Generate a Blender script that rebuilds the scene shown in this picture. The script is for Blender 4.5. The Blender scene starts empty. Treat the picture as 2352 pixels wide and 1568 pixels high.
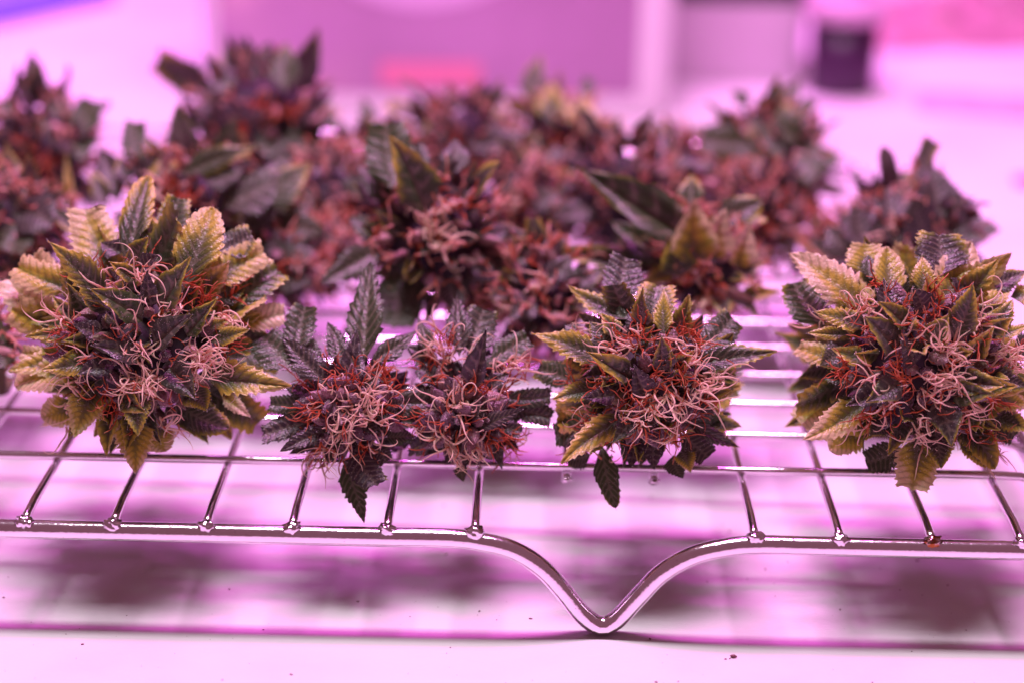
import bpy, bmesh, math, random
import numpy as np
from mathutils import Vector, Matrix, Euler
S = 0.001                                   # everything below is written in millimetres
rnd = random.Random(7)
scene = bpy.context.scene
COL = scene.collection
R_ = math.radians

# ------------------------------------------------------------------ camera
cam = bpy.data.cameras.new('camera'); camo = bpy.data.objects.new('camera', cam); COL.objects.link(camo)
th, ro = R_(19.5), R_(1.02)
Rv = Vector((1, 0, 0)); Uv = Vector((0, math.sin(th), math.cos(th))); Dv = Vector((0, math.cos(th), -math.sin(th)))
R2 = Rv * math.cos(ro) + Uv * math.sin(ro); U2 = Uv * math.cos(ro) - Rv * math.sin(ro)
m = Matrix((R2, U2, -Dv)).transposed().to_4x4(); m.translation = Vector((0, 0, 211 * S))
camo.matrix_world = m
cam.sensor_width = 36; cam.lens = 36 * 4500 / 2352
cam.clip_start = .01; cam.clip_end = 20
cam.dof.use_dof = True; cam.dof.focus_distance = .443; cam.dof.aperture_fstop = 5.5; cam.dof.aperture_blades = 7
scene.camera = camo
# ------------------------------------------------------------------ light
w = bpy.data.worlds.new('World'); scene.world = w; w.use_nodes = True
bg = w.node_tree.nodes['Background']; bg.inputs[0].default_value = (1, .37, .55, 1); bg.inputs[1].default_value = .22
def lamp(name, loc, sx, sy, power, col, spread=180, tilt=0):
    l = bpy.data.lights.new(name, 'AREA'); l.shape = 'RECTANGLE'; l.size = sx * S; l.size_y = sy * S
    l.energy = power; l.color = col; l.spread = R_(spread)
    o = bpy.data.objects.new(name, l); COL.objects.link(o); o.location = Vector(loc) * S; o.rotation_euler = (R_(tilt), 0, 0)
lamp('grow_light_white', (-30, 485, 860), 400, 110, 7.0, (.98, .83, .96))
lamp('grow_light_magenta', (25, 600, 860), 300, 90, 7.4, (1, .13, .84))
lamp('grow_light_rear', (-100, 1130, 860), 340, 220, 4.6, (1, .20, 1), 90)
vs = scene.view_settings; scene.display_settings.display_device = 'sRGB'
vs.view_transform = 'Standard'; vs.look = 'None'; vs.exposure = 0; vs.gamma = 1
scene.cycles.max_bounces = 10; scene.cycles.transparent_max_bounces = 8; scene.cycles.sample_clamp_indirect = 6
scene.cycles.caustics_reflective = False; scene.cycles.caustics_refractive = False

# ------------------------------------------------------------------ materials
class NT:
    def __init__(s, name):
        s.m = bpy.data.materials.new(name); s.m.use_nodes = True; s.t = s.m.node_tree
        s.b = s.t.nodes['Principled BSDF']; s.out = s.t.nodes['Material Output']
    def n(s, typ, **kw):
        x = s.t.nodes.new(typ)
        for k, v in kw.items():
            if k.startswith('i_'):
                key = k[2:]; x.inputs[int(key) if key.isdigit() else key].default_value = v
            else: setattr(x, k, v)
        return x
    def l(s, a, b): s.t.links.new(a, b)
    def val(s, x, sock):
        if isinstance(x, (int, float)): sock.default_value = x
        else: s.l(x, sock)
    def math(s, op, a, b=0, clamp=False):
        x = s.n('ShaderNodeMath', operation=op, use_clamp=clamp); s.val(a, x.inputs[0]); s.val(b, x.inputs[1]); return x.outputs[0]
    def smooth(s, v, lo, hi):
        x = s.n('ShaderNodeMapRange', interpolation_type='SMOOTHSTEP'); s.val(v, x.inputs[0]); s.val(lo, x.inputs[1]); s.val(hi, x.inputs[2]); return x.outputs[0]
    def mix(s, f, a, b):
        x = s.n('ShaderNodeMix', data_type='RGBA'); s.val(f, x.inputs[0])
        for v, i in ((a, 6), (b, 7)):
            if isinstance(v, tuple): x.inputs[i].default_value = (*v, 1)
            else: s.l(v, x.inputs[i])
        return x.outputs[2]
    def noise(s, scale, detail=3, vec=None, rough=.55):
        x = s.n('ShaderNodeTexNoise', i_Scale=scale, i_Detail=detail, i_Roughness=rough)
        if vec is not None: s.l(vec, x.inputs['Vector'])
        return x.outputs['Fac']
    def objvec(s, glob=False):
        if glob:
            return s.n('ShaderNodeNewGeometry').outputs['Position']
        return s.n('ShaderNodeTexCoord').outputs['Object']
    def bump(s, h, strength, dist):
        x = s.n('ShaderNodeBump', i_Strength=strength, i_Distance=dist); s.l(h, x.inputs['Height']); s.l(x.outputs[0], s.b.inputs['Normal']); return x
    def set(s, **kw):
        for k, v in kw.items():
            so = s.b.inputs[k.replace('_', ' ')]
            if isinstance(v, tuple): so.default_value = (*v, 1)
            else: s.val(v, so)

def frosted(k, base, dens, scale, thr):
    """sprinkle of pale resin glands over a plant surface"""
    pos = k.objvec(True)
    v = k.n('ShaderNodeTexVoronoi', i_Scale=scale); k.l(pos, v.inputs['Vector'])
    patch = k.smooth(k.noise(260, 2, pos), .42, .62)
    dot = k.math('MULTIPLY', k.math('LESS_THAN', v.outputs['Distance'], thr), patch)
    return k.mix(k.math('MULTIPLY', dot, dens), base, (.86, .82, .80)), v.outputs['Distance']

def leaf_material():
    k = NT('leaf_blade')
    at = k.n('ShaderNodeAttribute', attribute_name='ld'); sp = k.n('ShaderNodeSeparateColor'); k.l(at.outputs['Color'], sp.inputs[0])
    t, av, vein = sp.outputs[0], sp.outputs[1], sp.outputs[2]
    oi = k.n('ShaderNodeObjectInfo'); so = k.n('ShaderNodeSeparateColor'); k.l(oi.outputs['Color'], so.inputs[0])
    yel, pur, oran = so.outputs[0], so.outputs[1], so.outputs[2]
    pos = k.objvec(True)
    nz = k.noise(140, 4, pos); nz2 = k.noise(420, 3, pos)
    q = k.math('MULTIPLY_ADD', t, .72); q.node.inputs[2].default_value = 0
    q = k.math('ADD', q, k.math('MULTIPLY', k.math('POWER', av, 1.6), .48))
    q = k.math('ADD', q, k.math('MULTIPLY', k.math('SUBTRACT', nz, .5), .55))
    q = k.math('SUBTRACT', q, k.math('MULTIPLY', vein, .10))
    lo = k.math('MULTIPLY_ADD', yel, -1.25); lo.node.inputs[2].default_value = 1.02
    ym = k.n('ShaderNodeMapRange', interpolation_type='LINEAR'); k.l(q, ym.inputs[0]); k.l(lo, ym.inputs[1]); k.l(k.math('ADD', lo, .62), ym.inputs[2])
    y = ym.outputs[0]
    base = k.mix(k.math('ADD', pur, k.math('MULTIPLY', k.math('SUBTRACT', nz2, .5), .7), True), (.050, .090, .024), (.052, .038, .042))
    base = k.mix(k.smooth(y, 0, .38), base, (.19, .215, .03))
    base = k.mix(k.smooth(y, .28, .7), base, k.mix(oran, (.56, .53, .065), (.62, .50, .070)))
    lo2 = k.math('MULTIPLY_ADD', yel, -.50); lo2.node.inputs[2].default_value = 1.16
    pm = k.n('ShaderNodeMapRange', interpolation_type='SMOOTHSTEP'); k.l(y, pm.inputs[0]); k.l(lo2, pm.inputs[1]); k.l(k.math('ADD', lo2, .42), pm.inputs[2])
    base = k.mix(pm.outputs[0], base, (.90, .75, .50))
    base = k.mix(k.math('MULTIPLY', k.smooth(vein, .5, 1.0), .42), base, k.mix(k.smooth(y, .15, .55), (.30, .27, .18), (.19, .20, .045)))
    base = k.mix(k.smooth(k.noise(900, 2, pos), .4, .8), base, k.mix(.22, base, (.02, .02, .015)))
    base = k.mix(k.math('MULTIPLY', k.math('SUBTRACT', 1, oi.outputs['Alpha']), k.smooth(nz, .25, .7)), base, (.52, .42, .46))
    base, vd = frosted(k, base, .7, 2100, .16)
    k.l(base, k.b.inputs['Base Color'])
    k.set(Roughness=.31, Specular_IOR_Level=.55, Sheen_Weight=.04, Sheen_Roughness=.45)
    h = k.math('ADD', k.math('MULTIPLY', nz2, .6), k.math('MULTIPLY', k.math('SUBTRACT', 1, vd, True), .35))
    k.bump(h, .55, .0006)
    tr = k.n('ShaderNodeBsdfTranslucent'); k.l(base, tr.inputs[0])
    mx = k.n('ShaderNodeMixShader', i_0=.32); k.l(k.b.outputs[0], mx.inputs[1]); k.l(tr.outputs[0], mx.inputs[2]); k.l(mx.outputs[0], k.out.inputs[0])
    return k.m

def calyx_material():
    k = NT('calyx_skin'); pos = k.objvec(True)
    oi = k.n('ShaderNodeObjectInfo'); so = k.n('ShaderNodeSeparateColor'); k.l(oi.outputs['Color'], so.inputs[0])
    g = k.n('ShaderNodeTexCoord').outputs['Generated']; sz = k.n('ShaderNodeSeparateXYZ'); k.l(g, sz.inputs[0])
    base = k.mix(k.noise(300, 3, pos), (.085, .045, .068), (.15, .088, .115))
    base = k.mix(so.outputs[0], base, (.26, .20, .09))
    base = k.mix(so.outputs[1], base, (.64, .34, .32))
    base, vd = frosted(k, base, .7, 1900, .20)
    k.l(base, k.b.inputs['Base Color']); k.set(Roughness=.36, Specular_IOR_Level=.6, Sheen_Weight=.25, Sheen_Roughness=.4)
    k.bump(k.math('ADD', k.noise(700, 2, pos), k.math('SUBTRACT', 1, vd, True)), .6, .0005)
    return k.m

def simple(name, col, rough=.5, var=.0, scale=60, spec=.5, col2=None, **kw):
    k = NT(name)
    if var or col2:
        k.l(k.mix(k.noise(scale, 4, k.objvec(True)), col, col2 or tuple(c * (1 - var) for c in col)), k.b.inputs['Base Color'])
    else: k.set(Base_Color=col)
    k.set(Roughness=rough, Specular_IOR_Level=spec, **kw)
    return k.m

def hair_material(name, a, b, c):
    k = NT(name); at = k.n('ShaderNodeAttribute', attribute_name='hv'); sp = k.n('ShaderNodeSeparateColor'); k.l(at.outputs['Color'], sp.inputs[0])
    base = k.mix(sp.outputs[0], a, b); base = k.mix(k.smooth(sp.outputs[1], .6, 1.0), base, c)
    k.l(base, k.b.inputs['Base Color']); k.set(Roughness=.55, Specular_IOR_Level=.3)
    tr = k.n('ShaderNodeBsdfTranslucent'); k.l(base, tr.inputs[0])
    mx = k.n('ShaderNodeMixShader', i_0=.42); k.l(k.b.outputs[0], mx.inputs[1]); k.l(tr.outputs[0], mx.inputs[2]); k.l(mx.outputs[0], k.out.inputs[0])
    return k.m

def steel_material(name, rust=0):
    k = NT(name); pos = k.objvec(True)
    n1 = k.noise(900, 4, pos); n2 = k.noise(160, 3, pos)
    base = k.mix(n2, (.78, .75, .78), (.90, .87, .90))
    if rust: base = k.mix(k.smooth(k.noise(500, 3, pos), .5 - .2 * rust, .62), base, (.30, .10, .03))
    pit = k.smooth(k.noise(1500, 2, pos), .70, .76)
    base = k.mix(k.math('MULTIPLY', pit, .7), base, (.12, .07, .08))
    k.l(base, k.b.inputs['Base Color'])
    k.set(Metallic=1.0, Roughness=k.math('MULTIPLY_ADD', n1, .16))
    k.b.inputs['Roughness'].links[0].from_node.inputs[2].default_value = .06
    k.bump(k.math('ADD', n1, k.math('MULTIPLY', n2, .9)), .13, .0004)
    return k.m

def table_material():
    k = NT('table_paint'); pos = k.objvec(True)
    mp = k.n('ShaderNodeMapping'); mp.inputs['Scale'].default_value = (60, 220, 60); k.l(pos, mp.inputs['Vector'])
    n = k.noise(9, 5, mp.outputs[0]); n2 = k.noise(14, 4, pos)
    base = k.mix(k.smooth(n2, .40, .72), (.80, .78, .80), (.70, .665, .69))
    k.l(base, k.b.inputs['Base Color']); k.set(Roughness=.48, Specular_IOR_Level=.35)
    k.bump(n, .30, .0007)
    return k.m

M_LEAF = leaf_material(); M_CAL = calyx_material()
M_CORE = simple('bud_core_tissue', (.035, .018, .026), .7, .6, 300)
M_STEM = simple('stem_bark', (.16, .13, .05), .55, .5, 200)
M_STEM2 = simple('dry_stem', (.42, .22, .10), .55, .4, 200)
M_PALE = hair_material('pistil_pale', (.93, .82, .62), (.91, .72, .56), (.68, .28, .14))
M_PINK = hair_material('pistil_withered', (.86, .60, .46), (.80, .44, .34), (.70, .28, .16))
M_RED = hair_material('pistil_rust', (.70, .19, .075), (.54, .115, .05), (.74, .36, .20))
M_TRI = simple('resin_gland', (.86, .82, .80), .18, spec=.6)
M_STEEL = steel_material('chromed_steel'); M_BEAD = steel_material('weld_steel'); M_RUST = steel_material('rusted_weld', 1)
M_TABLE = table_material()
M_TUB = simple('tub_plastic', (.82, .76, .80), .35, .08, 20)
def tub_print():
    k = NT('tub_print'); g = k.n('ShaderNodeTexCoord').outputs['Generated']; sp = k.n('ShaderNodeSeparateXYZ'); k.l(g, sp.inputs[0])
    n = k.noise(11, 3, k.objvec(True)); x = k.math('ADD', sp.outputs[0], k.math('MULTIPLY', k.math('SUBTRACT', n, .5), .5))
    base = k.mix(k.smooth(x, .0, .42), (.66, .40, .52), (.38, .20, .36)); base = k.mix(k.smooth(n, .45, .7), base, (.44, .23, .42))
    k.l(base, k.b.inputs['Base Color']); k.set(Roughness=.4); return k.m
M_PANEL = tub_print()
M_DISC = simple('disc_print', (.66, .42, .66), .4)
M_REDP = simple('strip_print', (.70, .20, .34), .4)
M_DARKJ = simple('dark_jar', (.055, .014, .06), .35, .3, 90)
M_LID = simple('jar_lid', (.58, .36, .52), .4, .05)
M_BLACK = simple('black_plastic', (.02, .018, .02), .45)
M_GREYB = simple('grey_plastic', (.62, .50, .60), .5, .1, 15)
M_BLUE = simple('blue_board', (.22, .22, .75), .45, .1, 20)
M_BLUE2 = simple('blue_board_edge', (.10, .08, .45), .45)
M_BAG = simple('crumpled_paper', (.50, .24, .32), .6, .25, 30)
M_FILM = simple('plastic_film', (.70, .46, .54), .3, .25, 18)
M_SCRAP = simple('dry_scrap', (.16, .07, .10), .6, .4, 300)
M_CRUMB = simple('plant_crumb', (.22, .08, .09), .6, .5, 900)

# ------------------------------------------------------------------ helpers
def mesh_obj(name, verts, faces, mat, parent=None, smooth=True, attr=None, org=None, scale=S):
    me = bpy.data.meshes.new(name)
    v = np.asarray(verts, float) * scale
    if org is not None: v = v - np.asarray(org) * scale
    if isinstance(faces, np.ndarray):
        me.vertices.add(len(v)); me.vertices.foreach_set('co', v.astype(np.float32).ravel()); k = faces.shape[1]
        me.loops.add(faces.size); me.loops.foreach_set('vertex_index', faces.astype(np.int32).ravel())
        me.polygons.add(len(faces)); me.polygons.foreach_set('loop_start', np.arange(0, faces.size, k, dtype=np.int32)); me.update(calc_edges=True)
    else: me.from_pydata(v.tolist(), [], [tuple(f) for f in faces])
    me.materials.append(mat)
    if smooth: me.polygons.foreach_set('use_smooth', [True] * len(me.polygons))
    if attr:
        a = me.attributes.new(attr[0], 'FLOAT_COLOR', 'POINT')
        a.data.foreach_set('color', np.asarray(attr[1], np.float32).ravel())
    me.update()
    o = bpy.data.objects.new(name, me); COL.objects.link(o)
    if parent: o.parent = parent
    return o

def thing(name, label, cat, loc=(0, 0, 0), rz=0, group=None):
    o = bpy.data.objects.new(name, None); COL.objects.link(o); o.empty_display_size = .01
    o.location = Vector(loc) * S; o.rotation_euler = (0, 0, rz); o['label'] = label; o['category'] = cat
    if group: o['group'] = group
    return o
def tag(o, label, cat, group=None):
    o['label'] = label; o['category'] = cat
    if group: o['group'] = group
    return o

def spline(pts, step):
    """Catmull-Rom through pts, resampled"""
    P = [np.array(p, float) for p in pts]; P = [2 * P[0] - P[1]] + P + [2 * P[-1] - P[-2]]
    out = []
    for i in range(1, len(P) - 2):
        a, b, c, d = P[i - 1:i + 3]; n = max(1, int(np.linalg.norm(c - b) / step))
        for j in range(n):
            t = j / n
            out.append(.5 * (2 * b + (c - a) * t + (2 * a - 5 * b + 4 * c - d) * t * t + (3 * b - a - 3 * c + d) * t ** 3))
    out.append(P[-2]); return np.array(out)

def tube(path, rad, seg=10, closed=False, caps=True):
    path = np.asarray(path, float); n = len(path)
    rad = np.full(n, rad) if np.isscalar(rad) else np.asarray(rad)
    tan = np.roll(path, -1, 0) - np.roll(path, 1, 0)
    if not closed: tan[0] = path[1] - path[0]; tan[-1] = path[-1] - path[-2]
    tan /= np.linalg.norm(tan, axis=1)[:, None] + 1e-12
    u = np.cross(tan[0], (0, 0, 1) if abs(tan[0][2]) < .9 else (1, 0, 0)); u /= np.linalg.norm(u)
    an = np.linspace(0, 2 * math.pi, seg, endpoint=False); vs_ = []
    for i in range(n):
        u = u - tan[i] * (u @ tan[i]); u /= np.linalg.norm(u) + 1e-12; v = np.cross(tan[i], u)
        vs_.append(path[i] + rad[i] * (np.cos(an)[:, None] * u + np.sin(an)[:, None] * v))
    V = np.concatenate(vs_); F = []
    for i in range(n if closed else n - 1):
        a, b = i * seg, ((i + 1) % n) * seg
        for j in range(seg):
            k = (j + 1) % seg; F.append((a + j, a + k, b + k, b + j))
    if caps and not closed:
        F.append(tuple(range(seg - 1, -1, -1))); F.append(tuple(range((n - 1) * seg, n * seg)))
    return V, F

FQ = {}
def hair_tube(P, rad, seg):
    """thin open tube, fast: fixed frame per hair"""
    n = len(P); T = np.gradient(P, axis=0); T /= np.linalg.norm(T, axis=1)[:, None] + 1e-12
    ref = np.array((.31, .77, .55)) if abs(T[0] @ np.array((.31, .77, .55))) < .8 else np.array((.9, -.3, .1))
    U = np.cross(T, ref); U /= np.linalg.norm(U, axis=1)[:, None] + 1e-9; W_ = np.cross(T, U)
    an = np.linspace(0, 2 * math.pi, seg, endpoint=False)
    V = P[:, None, :] + rad[:, None, None] * (np.cos(an)[None, :, None] * U[:, None, :] + np.sin(an)[None, :, None] * W_[:, None, :])
    if (n, seg) not in FQ:
        a = (np.arange(n - 1)[:, None] * seg + np.arange(seg)[None]).ravel(); b = (np.arange(n - 1)[:, None] * seg + (np.arange(seg)[None] + 1) % seg).ravel()
        FQ[(n, seg)] = np.stack([a, b, b + seg, a + seg], 1)
    return V.reshape(-1, 3), FQ[(n, seg)]

def lathe(profile, seg=40):
    V = []; F = []
    for r, z in profile:
        for j in range(seg):
            a = 2 * math.pi * j / seg; V.append((r * math.cos(a), r * math.sin(a), z))
    for i in range(len(profile) - 1):
        for j in range(seg):
            k = (j + 1) % seg; F.append((i * seg + j, i * seg + k, (i + 1) * seg + k, (i + 1) * seg + j))
    F.append(tuple(range(seg - 1, -1, -1))); F.append(tuple(range((len(profile) - 1) * seg, len(profile) * seg)))
    return V, F

def blob(sub=2, amp=.15, freq=1.5, seed=0, sc=(1, 1, 1)):
    bm = bmesh.new(); bmesh.ops.create_icosphere(bm, subdivisions=sub, radius=1)
    from mathutils import noise
    V = []
    for v in bm.verts:
        d = 1 + amp * noise.noise(v.co * freq + Vector((seed * 7.3, seed * 3.1, 0)))
        V.append((v.co.x * d * sc[0], v.co.y * d * sc[1], v.co.z * d * sc[2]))
    F = [tuple(v.index for v in f.verts) for f in bm.faces]; bm.free(); return V, F

def rbox(x0, x1, y0, y1, z0, z1, r, seg=6, bev=0, taper=0):
    """rounded-corner upright box, optional soft bottom/top edge"""
    prof = []
    cx, cy = (x0 + x1) / 2, (y0 + y1) / 2
    def ring(inset, z, tp):
        pts = []
        X0, X1, Y0, Y1 = x0 + inset - tp, x1 - inset + tp, y0 + inset - tp, y1 - inset + tp; rr = max(r - inset, .05)
        for (ax, ay, a0) in ((X1 - rr, Y1 - rr, 0), (X0 + rr, Y1 - rr, 90), (X0 + rr, Y0 + rr, 180), (X1 - rr, Y0 + rr, 270)):
            for j in range(seg + 1):
                a = R_(a0 + 90 * j / seg); pts.append((ax + rr * math.cos(a), ay + rr * math.sin(a), z))
        return pts
    rows = []
    if bev:
        for j in range(4): a = R_(90 * j / 4); rows.append((bev * (1 - math.sin(a)), z0 + bev * (1 - math.cos(a))))
    rows.append((0, z0 + bev)); rows.append((0, z1 - bev))
    if bev:
        for j in range(1, 5): a = R_(90 * j / 4); rows.append((bev * (1 - math.cos(a)), z1 - bev + bev * math.sin(a)))
    V = []; F = []; n = 4 * (seg + 1)
    for ins, z in rows: V += ring(ins, z, taper * (z - z0))
    for i in range(len(rows) - 1):
        for j in range(n):
            k = (j + 1) % n; F.append((i * n + j, i * n + k, (i + 1) * n + k, (i + 1) * n + j))
    F.append(tuple(range(n - 1, -1, -1))); F.append(tuple(range((len(rows) - 1) * n, len(rows) * n)))
    return V, F

# ------------------------------------------------------------------ table
V, F = rbox(-900, 1000, -250, 1650, -28, 0, 20, 4, 2)
tag(mesh_obj('table', V, F, M_TABLE, smooth=False), 'white painted table top under the wire rack', 'table')

# ------------------------------------------------------------------ cooling rack
rack = thing('cooling_rack', 'chromed wire cooling rack on V-shaped legs carrying the flower buds', 'cooling rack', (0, 398, 0), R_(-.5))
ZR, ZC, ZX = 23.2, 26.0, 27.9
XL, XR, YB, RC = -272., 129., 366., 46.
leg = [(-34, 0), (-27, -.8), (-20, -2.6), (-13.5, -6.8), (-8.5, -12.4), (-4.2, -18.0), (0, -21.0), (3.6, -19.6), (8.5, -13.6), (13.5, -7.6), (20, -3.2), (27, -1), (35, 0)]
RF = 13.
pts = [(XL + RF, 0, ZR)]
for lx in (-165, 21):
    pts += [(lx + a, 0, ZR + b) for a, b in leg]
    if lx < 0: pts += [(-115, 0, ZR), (-100, 0, ZR), (-70, 0, ZR), (-40, 0, ZR), (-27, 0, ZR)]
pts += [(70, 0, ZR), (XR - RF, 0, ZR)]
def corner(cx, cy, a0, RC=RC): return [(cx + RC * math.cos(R_(a0 + 90 * j / 8)), cy + RC * math.sin(R_(a0 + 90 * j / 8)), ZR) for j in range(1, 9)]
pts += corner(XR - RF, RF, -90, RF) + [(XR, YB / 2, ZR), (XR, YB - RC, ZR)] + corner(XR - RC, YB - RC, 0)
for lx in (21, -165):
    pts += [(lx - a, YB, ZR + b) for a, b in leg]
    if lx > 0: pts += [(-70, YB, ZR)]
pts += [(XL + RC, YB, ZR)] + corner(XL + RC, YB - RC, 90) + [(XL, YB / 2, ZR), (XL, RF, ZR)] + corner(XL + RF, RF, 180, RF)[:-1]
pth = spline(pts + [pts[0]], 1.6)[:-1]
V, F = tube(pth, 2.22, 20, closed=True)
mesh_obj('rim', V, F, M_STEEL, rack)
bead_me = []
for i in range(4):
    V, F = blob(3, .55, 2.3, i, (2.1, 1.6, 1.45)); o = mesh_obj('weld_bead', V, F, M_BEAD, rack); bead_me.append(o.data); bpy.data.objects.remove(o)
def bead(x, y, z, rust=False, s=1.0):
    me = rnd.choice(bead_me)
    if rust: me = me.copy(); me.materials[0] = M_RUST
    o = bpy.data.objects.new('weld_bead', me); COL.objects.link(o); o.parent = rack; o.location = Vector((x, y, z)) * S
    o.rotation_euler = (rnd.uniform(-.25, .25), rnd.uniform(-.25, .25), rnd.choice((0, 3.14)) + rnd.uniform(-.5, .5)); o.scale = (s, s, s)
YW = [31, 53, 74.5, 96] + [117.5 + 21.7 * i for i in range(12)]
YW = [y for y in YW if y < YB - 4]
cross = [-108.4 - 20.4 * i for i in range(8, 0, -1)] + [-108.4, -88.4, -67.6, -48.4, -27.1, -7.5, 13.3, 34.1, 54.9, 73.9, 94.4, 114.4]
for x in cross:
    inset = yin = 0
    for cxn, sx in ((XL + RC, -1), (XR - RC, 1)):
        if sx * (x - cxn) > 0: yin = RC - math.sqrt(max(0, RC * RC - (x - cxn) ** 2))
    short = min(abs(x - 21), abs(x + 165)) < 16
    y1 = YB - yin
    if short: p = [(x, YW[0] - .4, ZC - .9), (x, YW[0] + 3, ZC), (x, YB / 2, ZC), (x, YW[-1], ZC)]
    else: p = [(x, inset + .3, ZR + 1.7), (x, inset + 3, ZC - .5), (x, inset + 9, ZC), (x, YB / 2, ZC), (x, y1 - 9, ZC), (x, y1 - .3, ZR + 1.7)]
    V, F = tube(spline(p, 6), 1.04, 10); mesh_obj('cross_wire', V, F, M_STEEL, rack)
    if short: bead(x, YW[0] - .6, ZC - 1.1, s=.62)
    else:
        bead(x, inset - .5, ZR + 1.9, rust=abs(x - 94.4) < 1); bead(x, y1 + .5, ZR + 1.9)
for i, y in enumerate(YW):
    skew = (0, 5.5, 5.5, 3)[i] if i < 4 else 0
    inset = 0
    if y > YB - RC: inset = RC - math.sqrt(RC * RC - (y - YB + RC) ** 2)
    p = [(XL + inset, y + skew * 1.6, ZR + 1.8), (XL + inset + 8, y + skew * 1.6, ZX), (-110, y + skew, ZX), (10, y + skew * .4, ZX), (60, y, ZX), (XR - inset - 8, y, ZX), (XR - inset, y, ZR + 1.8)]
    V, F = tube(spline(p, 6), 1.0, 10); mesh_obj('long_wire', V, F, M_STEEL, rack)
    for x in (XL + inset, XR - inset): bead(x, y, ZR + 1.9)

# ------------------------------------------------------------------ leaves
def leaf_mesh(kind, seed, calm=1.0):
    r = random.Random(seed * 31 + ord(kind))
    teeth = {'p': 9, 'c': 7, 'r': 8, 'b': 5}[kind]; half = 4
    tooth = {'p': .12, 'c': .09, 'r': .07, 'b': .02}[kind]
    asp = {'p': .42, 'c': .60, 'r': .55, 'b': .70}[kind]
    fold = {'p': .42, 'c': .30, 'r': .30, 'b': .75}[kind] * r.uniform(.7, 1.3)
    bend = {'p': .75, 'c': .65, 'r': .85, 'b': .35}[kind] * r.choice((1, 1, -1, .4)) * r.uniform(.6, 1.3)
    bend *= .5 + .5 * calm
    puck = {'p': .030, 'c': .027, 'r': .027, 'b': .012}[kind]
    side = r.uniform(-.22, .22); twist = r.uniform(-.7, .7) if kind != 'b' else r.uniform(-.25, .25); twist *= calm; ph = r.uniform(0, 6); wavy = r.uniform(.02, .06)
    def prof(t):
        if kind == 'p': return .5 * math.sin(math.pi * t ** .62) ** .85
        if kind == 'b': return .5 * math.sin(math.pi * min(1, t) ** .52) ** .95
        if kind == 'r': return .5 * (math.sin(math.pi * t ** .80)) ** .50
        s = t * .62; return .5 * math.sin(math.pi * s ** .62) ** .85 / 1.0
    rows = []                                              # (t_mid, vein, edge factor)
    rows.append((0, .5, .7))
    for i in range(teeth):
        a = (i + .55) / (teeth + .35); b = (i + 1.05) / (teeth + .35)
        mis = r.random() < .16; rows.append((a * .99, 1., 1 + tooth * r.uniform(.5, 1.35) * (0 if mis else 1))); rows.append((a + .012, .75, 1 - tooth * .9)); rows.append((b * .99, 0., 1 - tooth * .15))
    rows.append((1, .4, 1)); nR = len(rows)
    V = []; A = []; nC = 2 * half + 1
    slant = .30 if kind != 'b' else .12
    wmax = max(prof(i / 50) for i in range(51)) * 2
    for ri, (t, vn, ef) in enumerate(rows):
        jit = r.uniform(.90, 1.06); pk = r.uniform(.25, 1.25); wob = [r.gauss(0, .005) for _ in range(nC)]; cut = r.uniform(-.05, .04) if kind == 'c' and ri == nR - 1 else 0
        for c in range(nC):
            v = (c - half) / half; av = abs(v)
            te = min(1, t + slant * av * (1 - t) ** .5 * (1.0 if kind != 'c' else .7) * asp * 2)
            w_ = max(prof(te), .012 if kind != 'c' else .02) / wmax * asp
            e = 1 + (ef * jit - 1) * av ** 3
            y = v * w_ * e * 1.0
            x = te + cut * (1 if c % 2 else -1) * .6 + (.05 * v if kind == 'c' and ri == nR - 1 else 0)
            interv = 1 - vn
            z = wob[c] * av + av * w_ * fold + puck * pk * interv * math.sin(math.pi * min(av * 1.05, 1)) * (.4 + w_ / asp) * asp * 2 \
                - .035 * (1 - min(1, av * 3.5)) * asp + wavy * math.sin(te * 9 + ph + (2 if v > 0 else 0)) * av ** 2 * .6 - (.5 * fold * av ** 2.4 * w_)
            V.append([x, y, z]); A.append((te, av, max(vn * (1 if av > .01 else 1), 1 if av < .01 else 0) * (1.0 if av < .9 else .5), 1))
    V = np.array(V)
    tw = twist * V[:, 0] ** 1.3; yy = V[:, 1] * np.cos(tw) - V[:, 2] * np.sin(tw); V[:, 2] = V[:, 1] * np.sin(tw) + V[:, 2] * np.cos(tw); V[:, 1] = yy
    ang = V[:, 0] * bend                                     # bend along the length
    k = bend if abs(bend) > 1e-3 else 1e-3
    X = np.sin(ang) / k - V[:, 2] * -np.sin(ang); Z = (np.cos(ang) - 1) / k + V[:, 2] * np.cos(ang)
    Y = V[:, 1] + side * V[:, 0] * (1 - V[:, 0])
    tip = np.array((math.sin(k) / k, (math.cos(k) - 1) / k)); L = np.linalg.norm(tip); tip /= L
    X, Z = (X * tip[0] + Z * tip[1]) / L, (-X * tip[1] + Z * tip[0]) / L
    Vv = np.stack([X, Y / asp, Z], 1)
    F = []
    for i in range(nR - 1):
        for c in range(nC - 1):
            a = i * nC + c; F.append((a, a + 1, a + nC + 1, a + nC))
    o = mesh_obj('leaf', Vv, F, M_LEAF, scale=1.0, attr=('ld', A)); me = o.data; bpy.data.objects.remove(o)
    return me
LEAVES = {k: [leaf_mesh(k, s) for s in range(n)] for k, n in (('p', 12), ('c', 9), ('r', 7), ('b', 7))}
FLAT = {k: [leaf_mesh(k, 50 + s, .3) for s in range(n)] for k, n in (('p', 9), ('c', 7), ('r', 5), ('b', 5))}

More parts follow.
